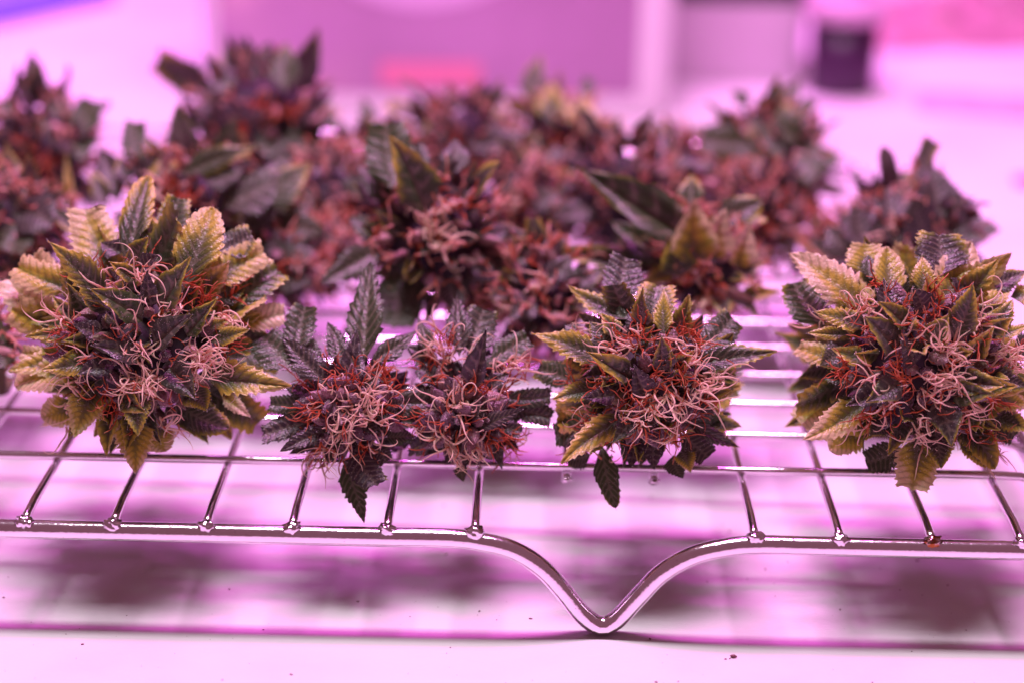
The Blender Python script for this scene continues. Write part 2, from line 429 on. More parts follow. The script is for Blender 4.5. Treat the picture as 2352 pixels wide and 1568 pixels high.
def calyx_mesh(seed):
    r = random.Random(seed); prof = [(.0, 0), (.55, .05), (.92, .2), (1., .36), (.86, .55), (.58, .74), (.30, .89), (.10, 1.0)]
    V = []; F = []; seg = 9; bx, by = r.uniform(-.15, .15), r.uniform(-.15, .15)
    for q, z in prof:
        for j in range(seg):
            a = 2 * math.pi * j / seg; rr = q * .36 * (1 + .16 * math.cos(2 * a + seed) + r.uniform(-.05, .05))
            V.append((rr * math.cos(a) + bx * z * z, rr * math.sin(a) + by * z * z, z))
    for i in range(len(prof) - 1):
        for j in range(seg):
            k = (j + 1) % seg; F.append((i * seg + j, i * seg + k, (i + 1) * seg + k, (i + 1) * seg + j))
    F.append(tuple(range((len(prof) - 1) * seg, len(prof) * seg)))
    o = mesh_obj('calyx', V, F, M_CAL, scale=1.0); me = o.data; bpy.data.objects.remove(o); return me
CALYX = [calyx_mesh(i) for i in range(5)]

def unit(v): return v / (np.linalg.norm(v) + 1e-12)
def rvec(r): return np.array((r.gauss(0, 1), r.gauss(0, 1), r.gauss(0, 1)))

def hair_path(r, p, d, length, curl, kink, n=12):
    g = r.gauss; d = Vector(d).normalized(); ax = d.cross(Vector((g(0, 1), g(0, 1), g(0, 1)))).normalized(); st = length / n; q = Vector(p); P = [tuple(q)]
    for i in range(n):
        a = curl * st * (0.4 + 1.2 * i / n)
        d = d * math.cos(a) + ax.cross(d) * math.sin(a) + Vector((g(0, 1), g(0, 1), g(0, 1))) * (kink * .35)
        d.normalize(); ax = (ax + .25 * Vector((g(0, 1), g(0, 1), g(0, 1)))).normalized(); q = q + d * st; P.append(tuple(q))
    return np.array(P)

def frame(x, n_hint):
    x = unit(x); n = n_hint - x * (n_hint @ x); n = unit(n); y = np.cross(n, x)
    return x, y, n

VCO = {}
RK_ = dict(a=.30, b=.28, c=.32, d=.45, e=.40)
CAMDIR = np.array((0, -.943, .333))
def build_bud(key, label, axis, front, bractf, seed):
    r = random.Random(seed); b = BUDS[key]; cen = np.array(b['c']); R = b['R']; axis = unit(np.array(axis, float))
    foot = np.array((cen[0], cen[1] + .25 * R, 28.9))
    root = thing('flower_bud', label, 'flower bud', foot, 0, GROUP)
    off = cen - foot
    def place(name, me, p, xd, nh, sx, sy, sz, col, fr=None):
        x, y, n = frame(xd, nh); o = bpy.data.objects.new(name, me); COL.objects.link(o); o.parent = root
        mt = Matrix(((x[0] * sx * S, y[0] * sy * S, n[0] * sz * S, (p[0] + off[0]) * S), (x[1] * sx * S, y[1] * sy * S, n[1] * sz * S, (p[1] + off[1]) * S), (x[2] * sx * S, y[2] * sy * S, n[2] * sz * S, (p[2] + off[2]) * S), (0, 0, 0, 1)))
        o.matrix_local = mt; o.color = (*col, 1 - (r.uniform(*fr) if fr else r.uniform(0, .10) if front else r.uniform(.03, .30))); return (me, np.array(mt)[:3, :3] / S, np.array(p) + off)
    leaves = []
    # core and stem
    up = unit(np.cross(axis, (1, 0, 0))); sidev = np.cross(axis, up)
    V, F = blob(3, .35, 2.4, seed, (1, 1, 1)); V = np.array(V); V = (V[:, :1] * sidev * .62 + V[:, 1:2] * up * .62 + V[:, 2:3] * axis * .66) * R - axis * .10 * R
    mesh_obj('bud_core', V + off, F, M_CORE, root)
    sd = unit(np.array((r.uniform(-.4, .4), .9, -.6))); p0 = np.array((0, .3 * R, -.3 * R)); p2 = np.array((sd[0] * R * .8, R * 1.1, 30.6 - cen[2]))
    V, F = tube(spline([p0, (p0 + p2) / 2 + np.array((0, 3, 1)), p2, p2 + np.array((sd[0] * 4, 6, 0))], 3), 1.5, 8); mesh_obj('stem', V + off, F, M_STEM, root)
    # the leaves one can see
    for (bx, by, bz, tx, ty, tz, W, ye, pu, kd, la) in b['leaves']:
        if not front: W *= 1.2
        p = np.array((bx, by, bz)); t = np.array((tx, ty, tz)); d = t - p; L = np.linalg.norm(d)
        nh = CAMDIR * 1.0 + np.array((0, 0, (.45 + .5 * max(0, min(1, tz / R))) if front else .5)) + (.13 if front else .10) * rvec(r) + (.25 if front else 0) * axis
        me = r.choice(FLAT[kd]); k = -.06
        o = place('leaf', me, p + d * k, d, nh, L * (1 - k), W * (1.06 if kd == 'b' else 1.0), L, (min(1, max(0, ye + r.uniform(-.05, .05))), pu, r.random()), (0, .02 if key in 'bc' else .06))
        leaves.append(o)
    # leaves of the far side
    nb = 12 if front else 16
    for i in range(nb):
        a = i * 2.39996 + r.random(); al = R_(r.uniform(95, 150)) if front else R_(r.uniform(35, 140))
        dirv = math.cos(al) * axis + math.sin(al) * (math.cos(a) * up + math.sin(a) * sidev)
        if not front and dirv @ CAMDIR > .85: continue
        p = dirv * R * .62; d = unit(dirv + .35 * axis * (0 if front else 1) + .3 * rvec(r)); 
        if (cen + p + d * R * .8)[2] < 29: d = unit(np.array((d[0], d[1], abs(d[2]) * .1)))
        L = R * r.uniform(.5, .85); kd = r.choice('ppcrb'); y0 = b['pal'][0] if b['pal'] else bractf[0]; pu = b['pal'][1] if b['pal'] else bractf[1]
        leaves.append(place('leaf', r.choice(LEAVES[kd]), p, d, axis + .3 * rvec(r), L, L * .5, L, (max(0, min(1, y0 + r.uniform(-.25, .25))), max(0, min(1, pu + r.uniform(-.4, .4))), r.random())))
    if front:
        for i in range(64):
            a = i * 2.39996; bk = (i + .5) / 64; rr_ = R * (.66 - .12 * bk)
            rad = math.cos(a) * up + math.sin(a) * sidev; p = -axis * R * (.1 + 1.75 * bk) + rad * rr_ * .95
            d = unit(rad + .35 * axis + .3 * rvec(r)); L = R * r.uniform(.45, .9); kd = r.choice('ppcb')
            if (cen + p + d * L)[2] < 29.5: d = unit(d + np.array((0, 0, .9))); L *= .6
            if (cen + p)[2] < 30: continue
            leaves.append(place('leaf', r.choice(LEAVES[kd]), p, d, axis + .3 * rvec(r), L, L * .5, L, (max(0, min(1, bractf[0] + r.uniform(-.25, .2))), max(0, min(1, bractf[1] + r.uniform(-.4, .3))), r.random())))
        V, F = tube([axis * -R * .2, axis * -R * .9, axis * -R * 1.7], [R * .55, R * .48, R * .22], 12); mesh_obj('bud_core', V + off, F, M_CORE, root)
    # calyxes and small bracts over the dome
    nc = int((120 if front else 78) * (1 if R > 14 else .75)); red_seed = []
    for i in range(nc):
        ca = 1 - (i + .5) / nc * (1.28 if front else 1.75); al = math.acos(max(-1, ca)); a = i * 2.39996
        dirv = ca * axis + math.sin(al) * (math.cos(a) * up + math.sin(a) * sidev)
        if front: k = np.array((1, 1, 1)); rad = .62 if True else 0
        p = dirv * R * (r.uniform(.56, .74) if key not in 'd' else r.uniform(.50, .64)) * (1 if front else 1.05)
        d = unit(dirv + .45 * axis + .4 * rvec(r)); L = r.uniform(4.2, 7.4) * (1 if front else .95)
        tone = (.1 + r.random() ** 1.5 * .6 if not front else r.random() ** 1.6 * (.75 if key in 'ade' else .3), (.15 + r.random() * .55) if not front else r.random() ** 3 * .4, 0)
        if r.random() < (.30 if front else .38):
            Lb = r.uniform(.26, .42) * R; y0 = b['pal'][0] if b['pal'] else bractf[0]; pu = b['pal'][1] if b['pal'] else bractf[1]
            leaves.append(place('leaf', r.choice(LEAVES['b']), p, d, axis + .3 * rvec(r) + .001, Lb * 1.2, Lb * .62, Lb * 1.2, (max(0, min(1, y0 + r.uniform(-.25, .15))), max(0, min(1, pu + r.uniform(-.2, .4))), r.random())))
        else:
            x, y, n = frame(d, rvec(r)); q = r.uniform(.55, .85) if front else r.uniform(.48, .75); L = L if front else L * 1.25
            (leaves if r.random() < .7 else []).append(place('calyx', r.choice(CALYX), p - d * 1.5, y, d, L * q, L * q, L, tone))
        red_seed.append((p + d * L * .6, d))
    # rust coloured pistils: fine and countless, one part
    HV = []; HF = []; HA = []; HN = [0]
    def add_hair(P, rad, tone, seg=5):
        n = len(P); rr = rad * np.interp(np.linspace(0, 1, n), [0, .8, 1], [1, .8, .45])
        V, F = hair_tube(P, rr, seg); HF.append(F + HN[0]); HN[0] += len(V); HV.append(V)
        HA.extend((tone, i / (n - 1), 0, 1) for i in range(n) for _ in range(seg))
    fine = .165 if front else .27
    for hx, hy, hz, n in b['red']:
        h = np.array((hx, hy, hz)); fan = unit(h + .6 * axis * R + .25 * R * rvec(r))
        for _ in range(int(n * (1.15 if front else 1))):
            d = unit(fan + .75 * rvec(r)); add_hair(hair_path(r, h - fan * 1.2 + .9 * rvec(r), d, r.uniform(3.5, 8.5), r.uniform(0, .35), .55), fine * r.uniform(.75, 1.25), r.random(), 4)
    for p, d in red_seed:
        if r.random() < (RK_[key] if front else .5):
            for _ in range(3 if front else 2): add_hair(hair_path(r, p, unit(d + .6 * rvec(r)), r.uniform(3, 6.5), r.uniform(0, .4), .5), fine * r.uniform(.75, 1.25), r.random(), 4)
    if not front:                                   # withered pale pistils all over the blurred buds
        o = mesh_obj('pistil_hair', np.concatenate(HV) + off, np.concatenate(HF), M_RED, root, attr=('hv', HA)); o['kind'] = 'stuff'
        HV.clear(); HF.clear(); HA.clear(); HN[0] = 0; fine = .34
        for p, d in red_seed:
            if r.random() < .7:
                for _ in range(3): add_hair(hair_path(r, p, unit(d + .6 * rvec(r)), r.uniform(3.5, 7), r.uniform(.05, .5), .3, 9), fine * r.uniform(.8, 1.3), r.random(), 4)
    o = mesh_obj('pistil_hair', np.concatenate(HV) + off, np.concatenate(HF), M_RED if front else M_PINK, root, attr=('hv', HA)); o['kind'] = 'stuff'
    # pale pistils, one by one
    for hx, hy, hz, n in b['pale']:
        h = np.array((hx, hy, hz)); fan = unit(h + .55 * axis * R + .35 * R * rvec(r)); rr0 = .205 if front else .46
        for _ in range(int(n * 1.6) if front else n):
            d = unit(fan + .6 * rvec(r)); ln = r.uniform(4.0, 12.0)
            P = hair_path(r, h - fan * 1.0 + 1.1 * rvec(r), d, ln, r.uniform(.12, .62), .19, 20)
            n_ = len(P); V, F = hair_tube(P, rr0 * r.uniform(.75, 1.2) * np.interp(np.linspace(0, 1, n_), [0, .1, .5, 1], [1.0, 1.25, .85, .22]) * np.array([r.uniform(.75, 1.2) for _ in range(n_)]), 6)
            t_ = r.random(); mesh_obj('pistil', V + off, F, M_PALE, root, attr=('hv', [(t_, (1 - i / (n_ - 1)) if t_ > .55 else 0, 0, 1) for i in range(n_) for _ in range(6)]))
    # resin glands standing on the leaves
    if front:
        TV = []; oct_ = np.array(((1, 0, 0), (-1, 0, 0), (0, 1, 0), (0, -1, 0), (0, 0, 1), (0, 0, -1)), float); of = np.array(((0, 2, 4), (2, 1, 4), (1, 3, 4), (3, 0, 4), (2, 0, 5), (1, 2, 5), (3, 1, 5), (0, 3, 5)))
        ng = np.random.default_rng(seed)
        for me, mt, p in leaves:
            if me.name not in VCO:
                c = np.empty(len(me.vertices) * 3, np.float32); me.vertices.foreach_get('co', c); nn = np.empty_like(c); me.vertices.foreach_get('normal', nn)
                VCO[me.name] = (c.reshape(-1, 3).astype(float), nn.reshape(-1, 3).astype(float))
            c, nn = VCO[me.name]; nv = len(c); k = int((34 + 3.2 * np.linalg.norm(mt[:, 0])) * (.35 if key in 'bc' else 1)); i = ng.integers(0, nv, k)
            if nv > 90: e = ng.random(k) < .35; i[e] = (i[e] // 9) * 9 + ng.choice((0, 8), e.sum())
            q = c[i] + np.stack([ng.uniform(-.03, .03, k) if nv > 90 else np.zeros(k), np.zeros(k), np.zeros(k)], 1)
            q = q @ mt.T + p; nw = nn[i] @ np.linalg.inv(mt); nw /= np.linalg.norm(nw, axis=1)[:, None] + 1e-9
            g = ng.uniform(.045, .095, k)[:, None]; q = q + nw * g * 1.3
            TV.append((q[:, None, :] + oct_[None] * g[:, None, :]).reshape(-1, 3))
        nT = sum(len(x) for x in TV) // 6; TF = (of[None] + 6 * np.arange(nT)[:, None, None]).reshape(-1, 3)
        o = mesh_obj('resin_gland', np.concatenate(TV), TF, M_TRI, root); o['kind'] = 'stuff'
    return root

GROUP = 'cut flower buds drying on the wire rack'
BUDS = {
'a': dict(c=(-87.7,432.0,54.2),R=23.7,pal=None,
 leaves=[(-3.0,7.1,18.4,-0.7,26.3,35.0,7.9,0.55,0.2,'r',0),(-10.2,7.4,17.1,-15.1,20.5,28.2,11.1,0.8,0.1,'c',0),(3.1,7.2,18.4,0.5,18.5,28.0,11.3,0.5,0.6,'p',0),(11.6,-2.4,16.4,16.8,11.4,31.7,11.4,0.7,0.1,'r',1),(6.2,13.3,21.9,6.9,23.3,30.6,8.0,0.35,0.1,'c',0),(15.5,7.2,13.9,28.2,14.8,20.0,9.1,0.7,0.0,'c',0),(20.7,5.4,7.1,31.4,15.3,15.3,9.4,0.35,0.1,'c',0),(22.9,7.1,4.4,33.3,9.6,6.2,6.9,0.95,0,'c',0),(17.6,-9.7,-2.0,37.6,-13.8,-2.9,8.3,0.68,0.1,'p',1),(-5.3,-9.7,14.8,-16.2,-13.5,30.3,7.9,0.6,0.2,'p',2),(-15.1,5.4,12.8,-29.7,10.6,16.5,7.9,0.8,0,'c',0),(-17.0,4.5,10.4,-26.9,14.2,18.4,6.8,0.75,0.1,'c',0),(-20.0,2.6,4.6,-32.3,12.8,12.8,9.6,0.9,0,'c',0),(-9.2,-10.0,6.0,-23.3,-11.4,6.8,5.2,0.5,0.2,'p',1),(-15.4,-2.9,-5.7,-28.5,-3.8,-7.8,9.3,0.85,0,'r',0),(-7.3,-15.4,2.8,-17.6,-21.3,2.7,5.7,0.6,0.1,'p',2),(-18.6,-0.6,-1.7,-27.5,0.6,-1.3,4.5,0.8,0.1,'c',0),(-15.0,-3.9,-11.8,-22.3,-6.0,-14.9,8.5,0.85,0,'r',0),(-8.2,-12.9,-5.0,-10.9,-22.2,-13.2,8.8,0.72,0.2,'p',1),(0.8,-13.9,-11.8,2.9,-24.1,-20.8,9.1,0.72,0.2,'p',1),(-5.0,-5.9,-11.9,-6.1,-12.2,-19.6,6.8,0.8,0.1,'p',0),(11.4,-5.0,-12.5,22.0,-7.6,-16.1,8.5,0.4,0.4,'r',0),(5.4,-6.0,-17.1,7.3,-9.6,-21.5,8.5,0.8,0.1,'r',0),(14.3,-11.9,-4.9,18.3,-16.1,-8.5,6.1,0.45,0.4,'p',1),(20.0,-0.9,-9.6,26.7,-4.7,-14.4,4.0,0.9,0,'p',0),(18.0,12.9,20.7,25.2,16.6,23.7,8.0,0.3,0.7,'c',0),(19.3,-9.7,5.9,28.1,-12.5,10.0,4.7,0.65,0.1,'p',2),(18.3,-5.7,7.7,23.6,-3.6,10.5,3.6,0.75,0,'p',1),(3.6,-13.4,12.1,-6.6,-17.1,20.5,7.3,0.38,0.1,'b',2),(7.8,-10.7,14.9,15.3,-12.7,27.0,7.9,0.42,0.1,'b',2),(14.0,-12.6,8.9,21.3,-14.5,18.0,5.9,0.42,0.1,'b',2),(7.6,-15.8,6.9,16.1,-18.1,15.2,7.5,0.12,0.6,'b',2),(3.4,-17.1,4.1,-6.2,-21.0,8.7,6.1,0.05,0.8,'b',2),(1.0,-5.9,19.4,-4.0,-7.7,24.0,4.5,0.6,0.1,'b',2),(0.6,1.3,22.3,3.6,0.5,27.5,5.2,0.55,0.1,'b',2),(10.5,-16.6,1.5,17.0,-22.6,-3.1,7.3,0.15,0.6,'b',2),(3.2,-18.1,-3.8,4.2,-25.3,-11.1,6.6,0.5,0.3,'p',2),(5.7,-11.0,15.0,5.3,-11.9,23.4,4.5,0.0,0.9,'b',2),(-5.3,-13.8,9.0,-11.0,-16.1,11.7,5.0,0.0,0.9,'b',2),(-2.6,-16.9,2.4,-9.5,-21.1,1.8,6.2,0,1.0,'b',2),(-5.1,10.6,20.4,-10.1,13.0,22.2,5.8,0.0,0.9,'b',0),(15.5,-13.9,3.7,11.1,-17.1,2.2,4.5,0.1,0.8,'b',2),(-11.5,6.1,15.3,-18.0,8.1,16.7,6.2,0.3,0.3,'p',0),(11.9,12.0,18.2,6.3,15.7,21.2,6.3,0.3,0.6,'p',0),(18.2,-0.6,-1.0,25.8,-0.2,-1.0,5.7,0.2,0.4,'p',0),(2.6,-3.5,20.7,6.7,-4.6,24.7,5.7,0,1,'b',2),(-17.0,-0.2,1.4,-23.9,4.4,5.0,7.3,0.45,0.2,'p',0),(18.2,5.9,10.6,24.4,8.9,13.0,6.2,0.3,0.3,'p',0)],
 pale=[(3.1,-6.3,20.1,12),(6.8,-18.7,-1.4,22),(1.5,-18.8,-0.9,16),(17.8,-13.4,3.1,19),(-6.9,-6.1,18.2,7),(-3.5,-8.1,17.9,8),(10.6,-11.2,14.6,9),(5.7,-10.4,16.8,8),(-14.7,-8.5,10.1,8),(-7.6,-15.8,4.0,8),(-12.1,-14.6,-2.3,9),(4.0,-17.4,6.3,11),(21.2,-4.4,9.9,7),(9.7,-15.7,-12.5,8),(-15.7,-10.0,-12.1,5),(20.3,-11.4,-1.3,8),(0.9,-15.0,11.1,5),(15.6,-15.2,2.1,11)],
 red=[(-9.3,-1.1,19.7,8),(17.4,-4.9,14.7,14),(21.6,6.6,11.5,12),(-12.7,-11.4,8.0,14),(22.4,-7.4,3.1,14),(-7.6,-15.8,4.0,10),(-1.9,-18.1,-7.6,12),(14.7,-16.2,-1.2,8),(8.0,-13.9,12.4,10),(13.5,-4.2,18.0,10),(1.4,-18.9,-4.1,10),(-14.4,-11.0,6.3,8),(22.8,4.7,6.3,8),(4.2,-1.2,22.1,8),(-5.2,-17.7,-4.1,10)]),
'b': dict(c=(-37.2,424.0,43.3),R=11.5,pal=None,
 leaves=[(2.4,6.2,10.0,3.0,26.8,27.5,9.4,0.0,0.15,'p',0),(0.8,-3.4,7.2,1.0,6.5,17.9,5.6,0.0,0.9,'b',1),(-2.9,4.7,9.6,-6.5,13.4,16.7,5.7,0,0.5,'p',0),(4.7,6.1,9.7,14.6,13.1,15.3,5.8,0,0.5,'p',0),(-6.2,-0.8,7.5,-16.5,6.3,15.6,7.1,0,0.8,'p',1),(-13.1,6.6,11.0,-12.1,16.7,19.5,7.4,0,0.3,'c',0),(-14.5,5.4,7.7,-22.1,12.0,13.0,10.6,0,0.2,'c',0),(-9.0,5.5,7.8,-10.7,12.6,13.7,4.8,0,0.4,'p',0),(-8.5,-1.0,-2.5,-20.3,-2.9,-5.7,6.2,0,0.9,'c',0),(-5.4,-5.9,-2.8,-15.4,-10.7,-6.2,4.7,0,1,'p',1),(-8.6,-0.4,-8.8,-14.5,-1.7,-10.7,3.4,0,0.8,'p',0),(0.9,-6.3,-7.0,7.0,-13.3,-13.0,7.1,0,1,'c',1),(-1.3,-1.8,-12.7,3.8,-10.8,-23.7,6.0,0.1,0,'p',0),(8.1,-0.0,1.1,21.7,1.2,1.5,6.2,0,0.5,'c',0),(8.2,-1.4,-6.2,15.2,-0.7,-5.9,4.8,0,0.5,'p',0),(4.8,-2.5,-8.1,8.6,-4.7,-10.8,4.8,0,0.8,'c',0),(-10.8,1.3,0.6,-19.0,1.7,0.4,4.8,0.05,0.4,'c',0),(9.3,-4.4,2.8,12.5,-5.3,4.8,3.4,0,0.9,'b',2),(-9.5,1.3,2.5,-15.7,3.7,4.2,4.3,0,0.7,'p',0),(6.4,-5.2,1.7,11.5,-6.3,1.4,4.4,0,0.8,'b',1),(-3.7,-5.4,3.0,-7.8,-6.8,2.1,4.4,0,0.9,'b',1),(4.3,-6.4,-0.1,7.0,-9.2,-2.5,3.9,0,0.9,'b',1),(-2.5,-4.2,5.7,-4.8,-1.8,8.3,3.9,0,0.8,'b',1),(4.1,-2.9,7.1,7.3,-0.5,9.9,4.4,0,0.7,'b',1),(-2.8,-2.9,-6.7,-5.1,-6.0,-10.5,4.3,0,0.8,'p',0)],
 pale=[(1.1,-7.7,4.8,10),(4.4,-7.4,4.3,13),(-1.8,-8.9,-0.6,7),(-0.5,-9.1,-1.8,10),(4.4,-6.3,6.2,7),(-4.5,-5.4,6.6,6),(-3.3,-7.0,-7.3,6),(6.4,-6.9,-5.3,3),(3.3,-3.7,9.2,3),(-4.4,-8.2,-1.8,4),(-8.4,-2.8,-11.4,4),(6.9,-7.5,-1.0,4),(2.4,-8.6,2.1,6)],
 red=[(-8.9,-4.1,3.2,10),(6.0,0.2,9.6,12),(8.2,-0.2,8.0,12),(-2.6,-2.8,9.6,10),(-8.8,-5.1,0.5,8),(-11.8,3.4,6.2,8),(3.5,-7.3,-7.0,8),(7.7,-6.5,2.3,10),(-4.8,-7.0,3.6,10),(2.2,-5.4,8.0,10),(9.5,-1.7,5.9,8),(-4.6,4.8,10.0,5),(-6.8,-2.3,-9.8,8)]),
'c': dict(c=(-10.8,427.0,41.7),R=11.2,pal=None,
 leaves=[(-1.6,7.0,12.5,-2.5,18.9,22.5,6.8,0,0.7,'p',0),(1.9,6.8,11.7,3.9,16.7,20.1,8.7,0,0.5,'c',0),(1.3,-4.0,8.4,4.8,-5.4,22.7,5.8,0,0.9,'b',2),(6.2,6.4,10.6,14.6,11.7,14.8,6.8,0,0.2,'c',0),(-8.9,6.8,12.0,-11.6,14.2,18.1,4.4,0.05,0.2,'p',0),(-7.1,5.6,8.3,-14.4,11.1,12.7,5.8,0,0.8,'p',0),(-4.9,2.3,6.8,-10.6,5.5,9.2,5.3,0,1,'c',0),(3.6,-8.0,-0.4,13.4,-11.1,5.6,4.7,0,0.9,'p',2),(9.4,2.1,3.5,20.1,3.0,3.8,4.8,0,0.6,'c',0),(11.6,2.5,-0.3,20.3,1.9,-1.5,5.8,0,0.8,'c',0),(6.4,-0.7,7.3,10.1,1.3,9.8,4.4,0,0.8,'b',1),(-0.7,-1.8,-12.3,0.0,-4.3,-15.5,3.4,0.05,0.2,'p',0),(0.6,-2.9,-6.2,1.1,-6.3,-10.3,4.4,0,1,'b',0),(6.9,-1.4,-2.1,13.4,-2.2,-3.5,4.3,0,0.9,'c',0),(-3.7,-5.7,1.7,-7.4,-7.1,0.9,4.4,0,0.9,'b',1),(-5.6,0.2,3.1,-9.0,-0.9,1.6,4.4,0,0.9,'b',0),(3.9,-4.7,4.2,7.3,-3.0,6.3,4.4,0,0.9,'b',1),(-0.8,-4.3,5.8,-3.0,-1.8,8.4,4.4,0,0.9,'b',1),(5.4,5.9,9.4,7.0,9.0,11.9,3.9,0,0.5,'p',0),(2.7,-7.6,2.6,4.8,-8.1,6.0,3.4,0,0.9,'b',2)],
 pale=[(-1.5,-6.7,5.8,10),(0.6,-7.4,4.8,7),(6.5,-6.1,3.9,6),(9.7,4.5,9.5,6),(12.3,5.0,10.8,7),(-6.3,5.7,12.9,7),(-5.0,4.9,10.5,6),(0.6,6.1,13.8,4),(-4.8,-7.8,-2.5,8),(-2.7,-8.1,-4.6,10),(3.2,-7.9,-5.0,10),(-0.3,-2.7,-11.0,7),(-6.8,7.0,16.5,6),(-7.1,-5.0,4.6,4),(9.6,-1.1,-6.3,4)],
 red=[(0.5,-4.5,8.6,14),(3.0,-4.8,7.9,10),(9.8,3.0,5.0,14),(-9.3,4.6,9.6,10),(-3.6,-8.1,1.3,10),(10.0,-2.0,-4.6,16),(6.6,-7.2,-1.1,10),(11.7,-1.3,-7.1,10),(14.0,4.7,10.0,8),(-5.1,6.6,15.3,8),(-8.8,-4.9,1.3,8),(-0.6,-8.8,-0.6,8),(-3.7,5.8,12.9,6)]),
'd': dict(c=(31.9,427.0,49.8),R=17.9,pal=None,
 leaves=[(-4.5,6.0,14.1,-19.1,13.4,19.6,6.2,0.6,0.4,'p',0),(-8.3,10.1,16.7,-5.1,19.5,24.7,9.2,0.0,0.8,'c',0),(1.9,4.4,13.0,2.3,12.8,20.0,9.6,0.5,0.3,'c',0),(2.9,-2.8,13.2,3.1,5.1,21.7,4.7,0.8,0.2,'p',1),(2.8,-10.5,8.0,1.7,-11.3,15.8,5.5,0.35,0.7,'b',2),(-11.1,-5.3,6.8,-27.5,-1.5,12.5,7.5,0.58,0.3,'p',1),(-5.1,-11.4,6.0,-15.4,-14.6,13.2,5.7,0.5,0.6,'b',2),(-8.7,-11.6,2.0,-15.7,-15.0,2.2,4.8,0.0,1,'b',2),(-13.1,-6.4,1.3,-22.4,-9.5,-0.5,5.0,0.6,0.1,'p',1),(-10.3,-3.5,9.7,-14.1,1.0,14.7,6.1,0.3,0.4,'p',1),(-8.2,-2.0,12.3,-11.5,1.9,16.6,4.8,0.6,0.2,'b',1),(9.5,-5.4,7.2,28.8,-5.0,10.6,7.1,0.42,0.5,'p',1),(11.8,2.9,7.8,19.9,9.6,13.3,8.1,0.05,0.4,'c',0),(9.5,-3.4,-7.7,21.3,-6.9,-12.5,4.1,0.3,0.6,'p',0),(-5.9,-10.5,-4.2,-20.7,-20.3,-12.0,6.8,0.7,0.4,'p',1),(-4.4,-13.3,-3.1,-8.9,-18.2,-7.2,5.0,0.25,0.8,'b',2),(-10.2,-1.3,-15.4,-7.1,-10.5,-26.8,5.8,0.1,0.0,'r',0),(-13.4,-1.8,-10.1,-21.4,-2.9,-12.1,7.2,0.0,0.3,'c',0),(7.9,-3.9,-11.1,14.1,-7.0,-15.1,7.2,0,0.7,'c',0),(7.9,-6.2,-13.9,9.9,-10.3,-17.5,5.2,0.65,0.5,'p',1),(6.5,-2.9,-16.7,8.6,-6.2,-20.9,5.8,0.0,0.4,'p',0),(-2.8,-4.7,-11.5,-4.1,-9.3,-17.2,5.4,0,1,'b',0),(1.5,-4.8,-12.3,1.6,-9.1,-17.6,5.4,0,0.9,'b',0),(-1.3,-13.0,2.7,-4.3,-13.9,9.8,5.7,0,1,'b',2),(-17.4,2.4,-0.8,-25.8,5.5,1.3,6.3,0.1,0.2,'c',0),(-9.7,7.1,12.7,-10.8,11.9,16.8,4.2,0,0.9,'b',0),(-2.0,2.9,11.2,-3.8,8.9,16.1,5.7,0,0.9,'p',0),(14.1,-5.2,-0.0,18.9,-5.0,0.9,3.3,0.7,0.2,'p',1),(5.6,-4.5,10.8,10.2,-4.0,12.0,4.3,0,1,'b',1),(-2.4,-6.5,9.6,0.1,-3.5,13.0,4.3,0.3,0.6,'b',1),(6.0,-8.8,3.4,10.7,-7.2,5.6,4.8,0,0.9,'b',1),(-7.7,-3.0,-3.5,-13.2,-4.6,-5.8,5.2,0.1,0.9,'p',0),(10.7,-2.3,-3.5,15.3,-3.8,-5.5,5.2,0.1,0.8,'p',0),(-17.6,7.6,9.7,-19.3,9.2,10.9,4.3,0.0,0.3,'p',0),(-13.2,-1.9,-17.1,-18.4,-2.2,-17.9,5.8,0.1,0.5,'c',0),(0.1,-13.6,-2.0,-1.6,-17.5,-5.8,4.3,0,0.9,'b',2),(3.2,-10.6,-1.7,8.5,-13.4,-3.7,4.8,0,0.9,'b',1)],
 pale=[(-8.4,-7.9,10.8,6),(-14.3,6.0,11.7,5),(-0.0,-14.1,0.9,10),(5.4,-13.1,0.6,13),(10.5,-10.3,2.7,11),(14.2,-7.0,2.9,10),(8.3,-9.2,8.1,5),(-5.1,-7.6,12.6,5),(7.0,-7.0,11.7,4),(-2.3,-14.1,-4.0,8),(-14.6,-7.9,-5.0,6),(-6.9,-13.3,-3.5,4),(11.8,-8.2,5.5,6),(-9.4,-4.0,-16.6,3),(5.4,-12.5,-7.7,5)],
 red=[(-10.0,-10.5,5.6,12),(-12.4,-10.0,2.7,12),(-2.8,-1.4,16.6,8),(-6.7,-5.6,13.6,10),(8.6,-1.6,14.3,14),(10.2,-3.5,12.3,10),(2.7,-9.5,10.8,14),(-0.2,-12.5,6.5,10),(7.4,-10.8,6.0,14),(-5.9,-13.2,2.2,12),(-4.0,-13.9,-4.6,10),(5.4,-12.5,-7.7,10),(13.8,-8.2,-1.1,12),(-13.7,-8.5,-6.1,12),(-14.2,-2.4,-12.2,8),(-1.8,-7.3,13.4,10),(-8.3,-11.1,-9.4,8),(-18.7,1.9,-0.1,8),(15.7,-2.1,6.5,6),(5.7,-10.2,8.4,10),(-2.5,-14.0,0.8,10)]),
'e': dict(c=(95.0,427.0,56.1),R=23.1,pal=None,
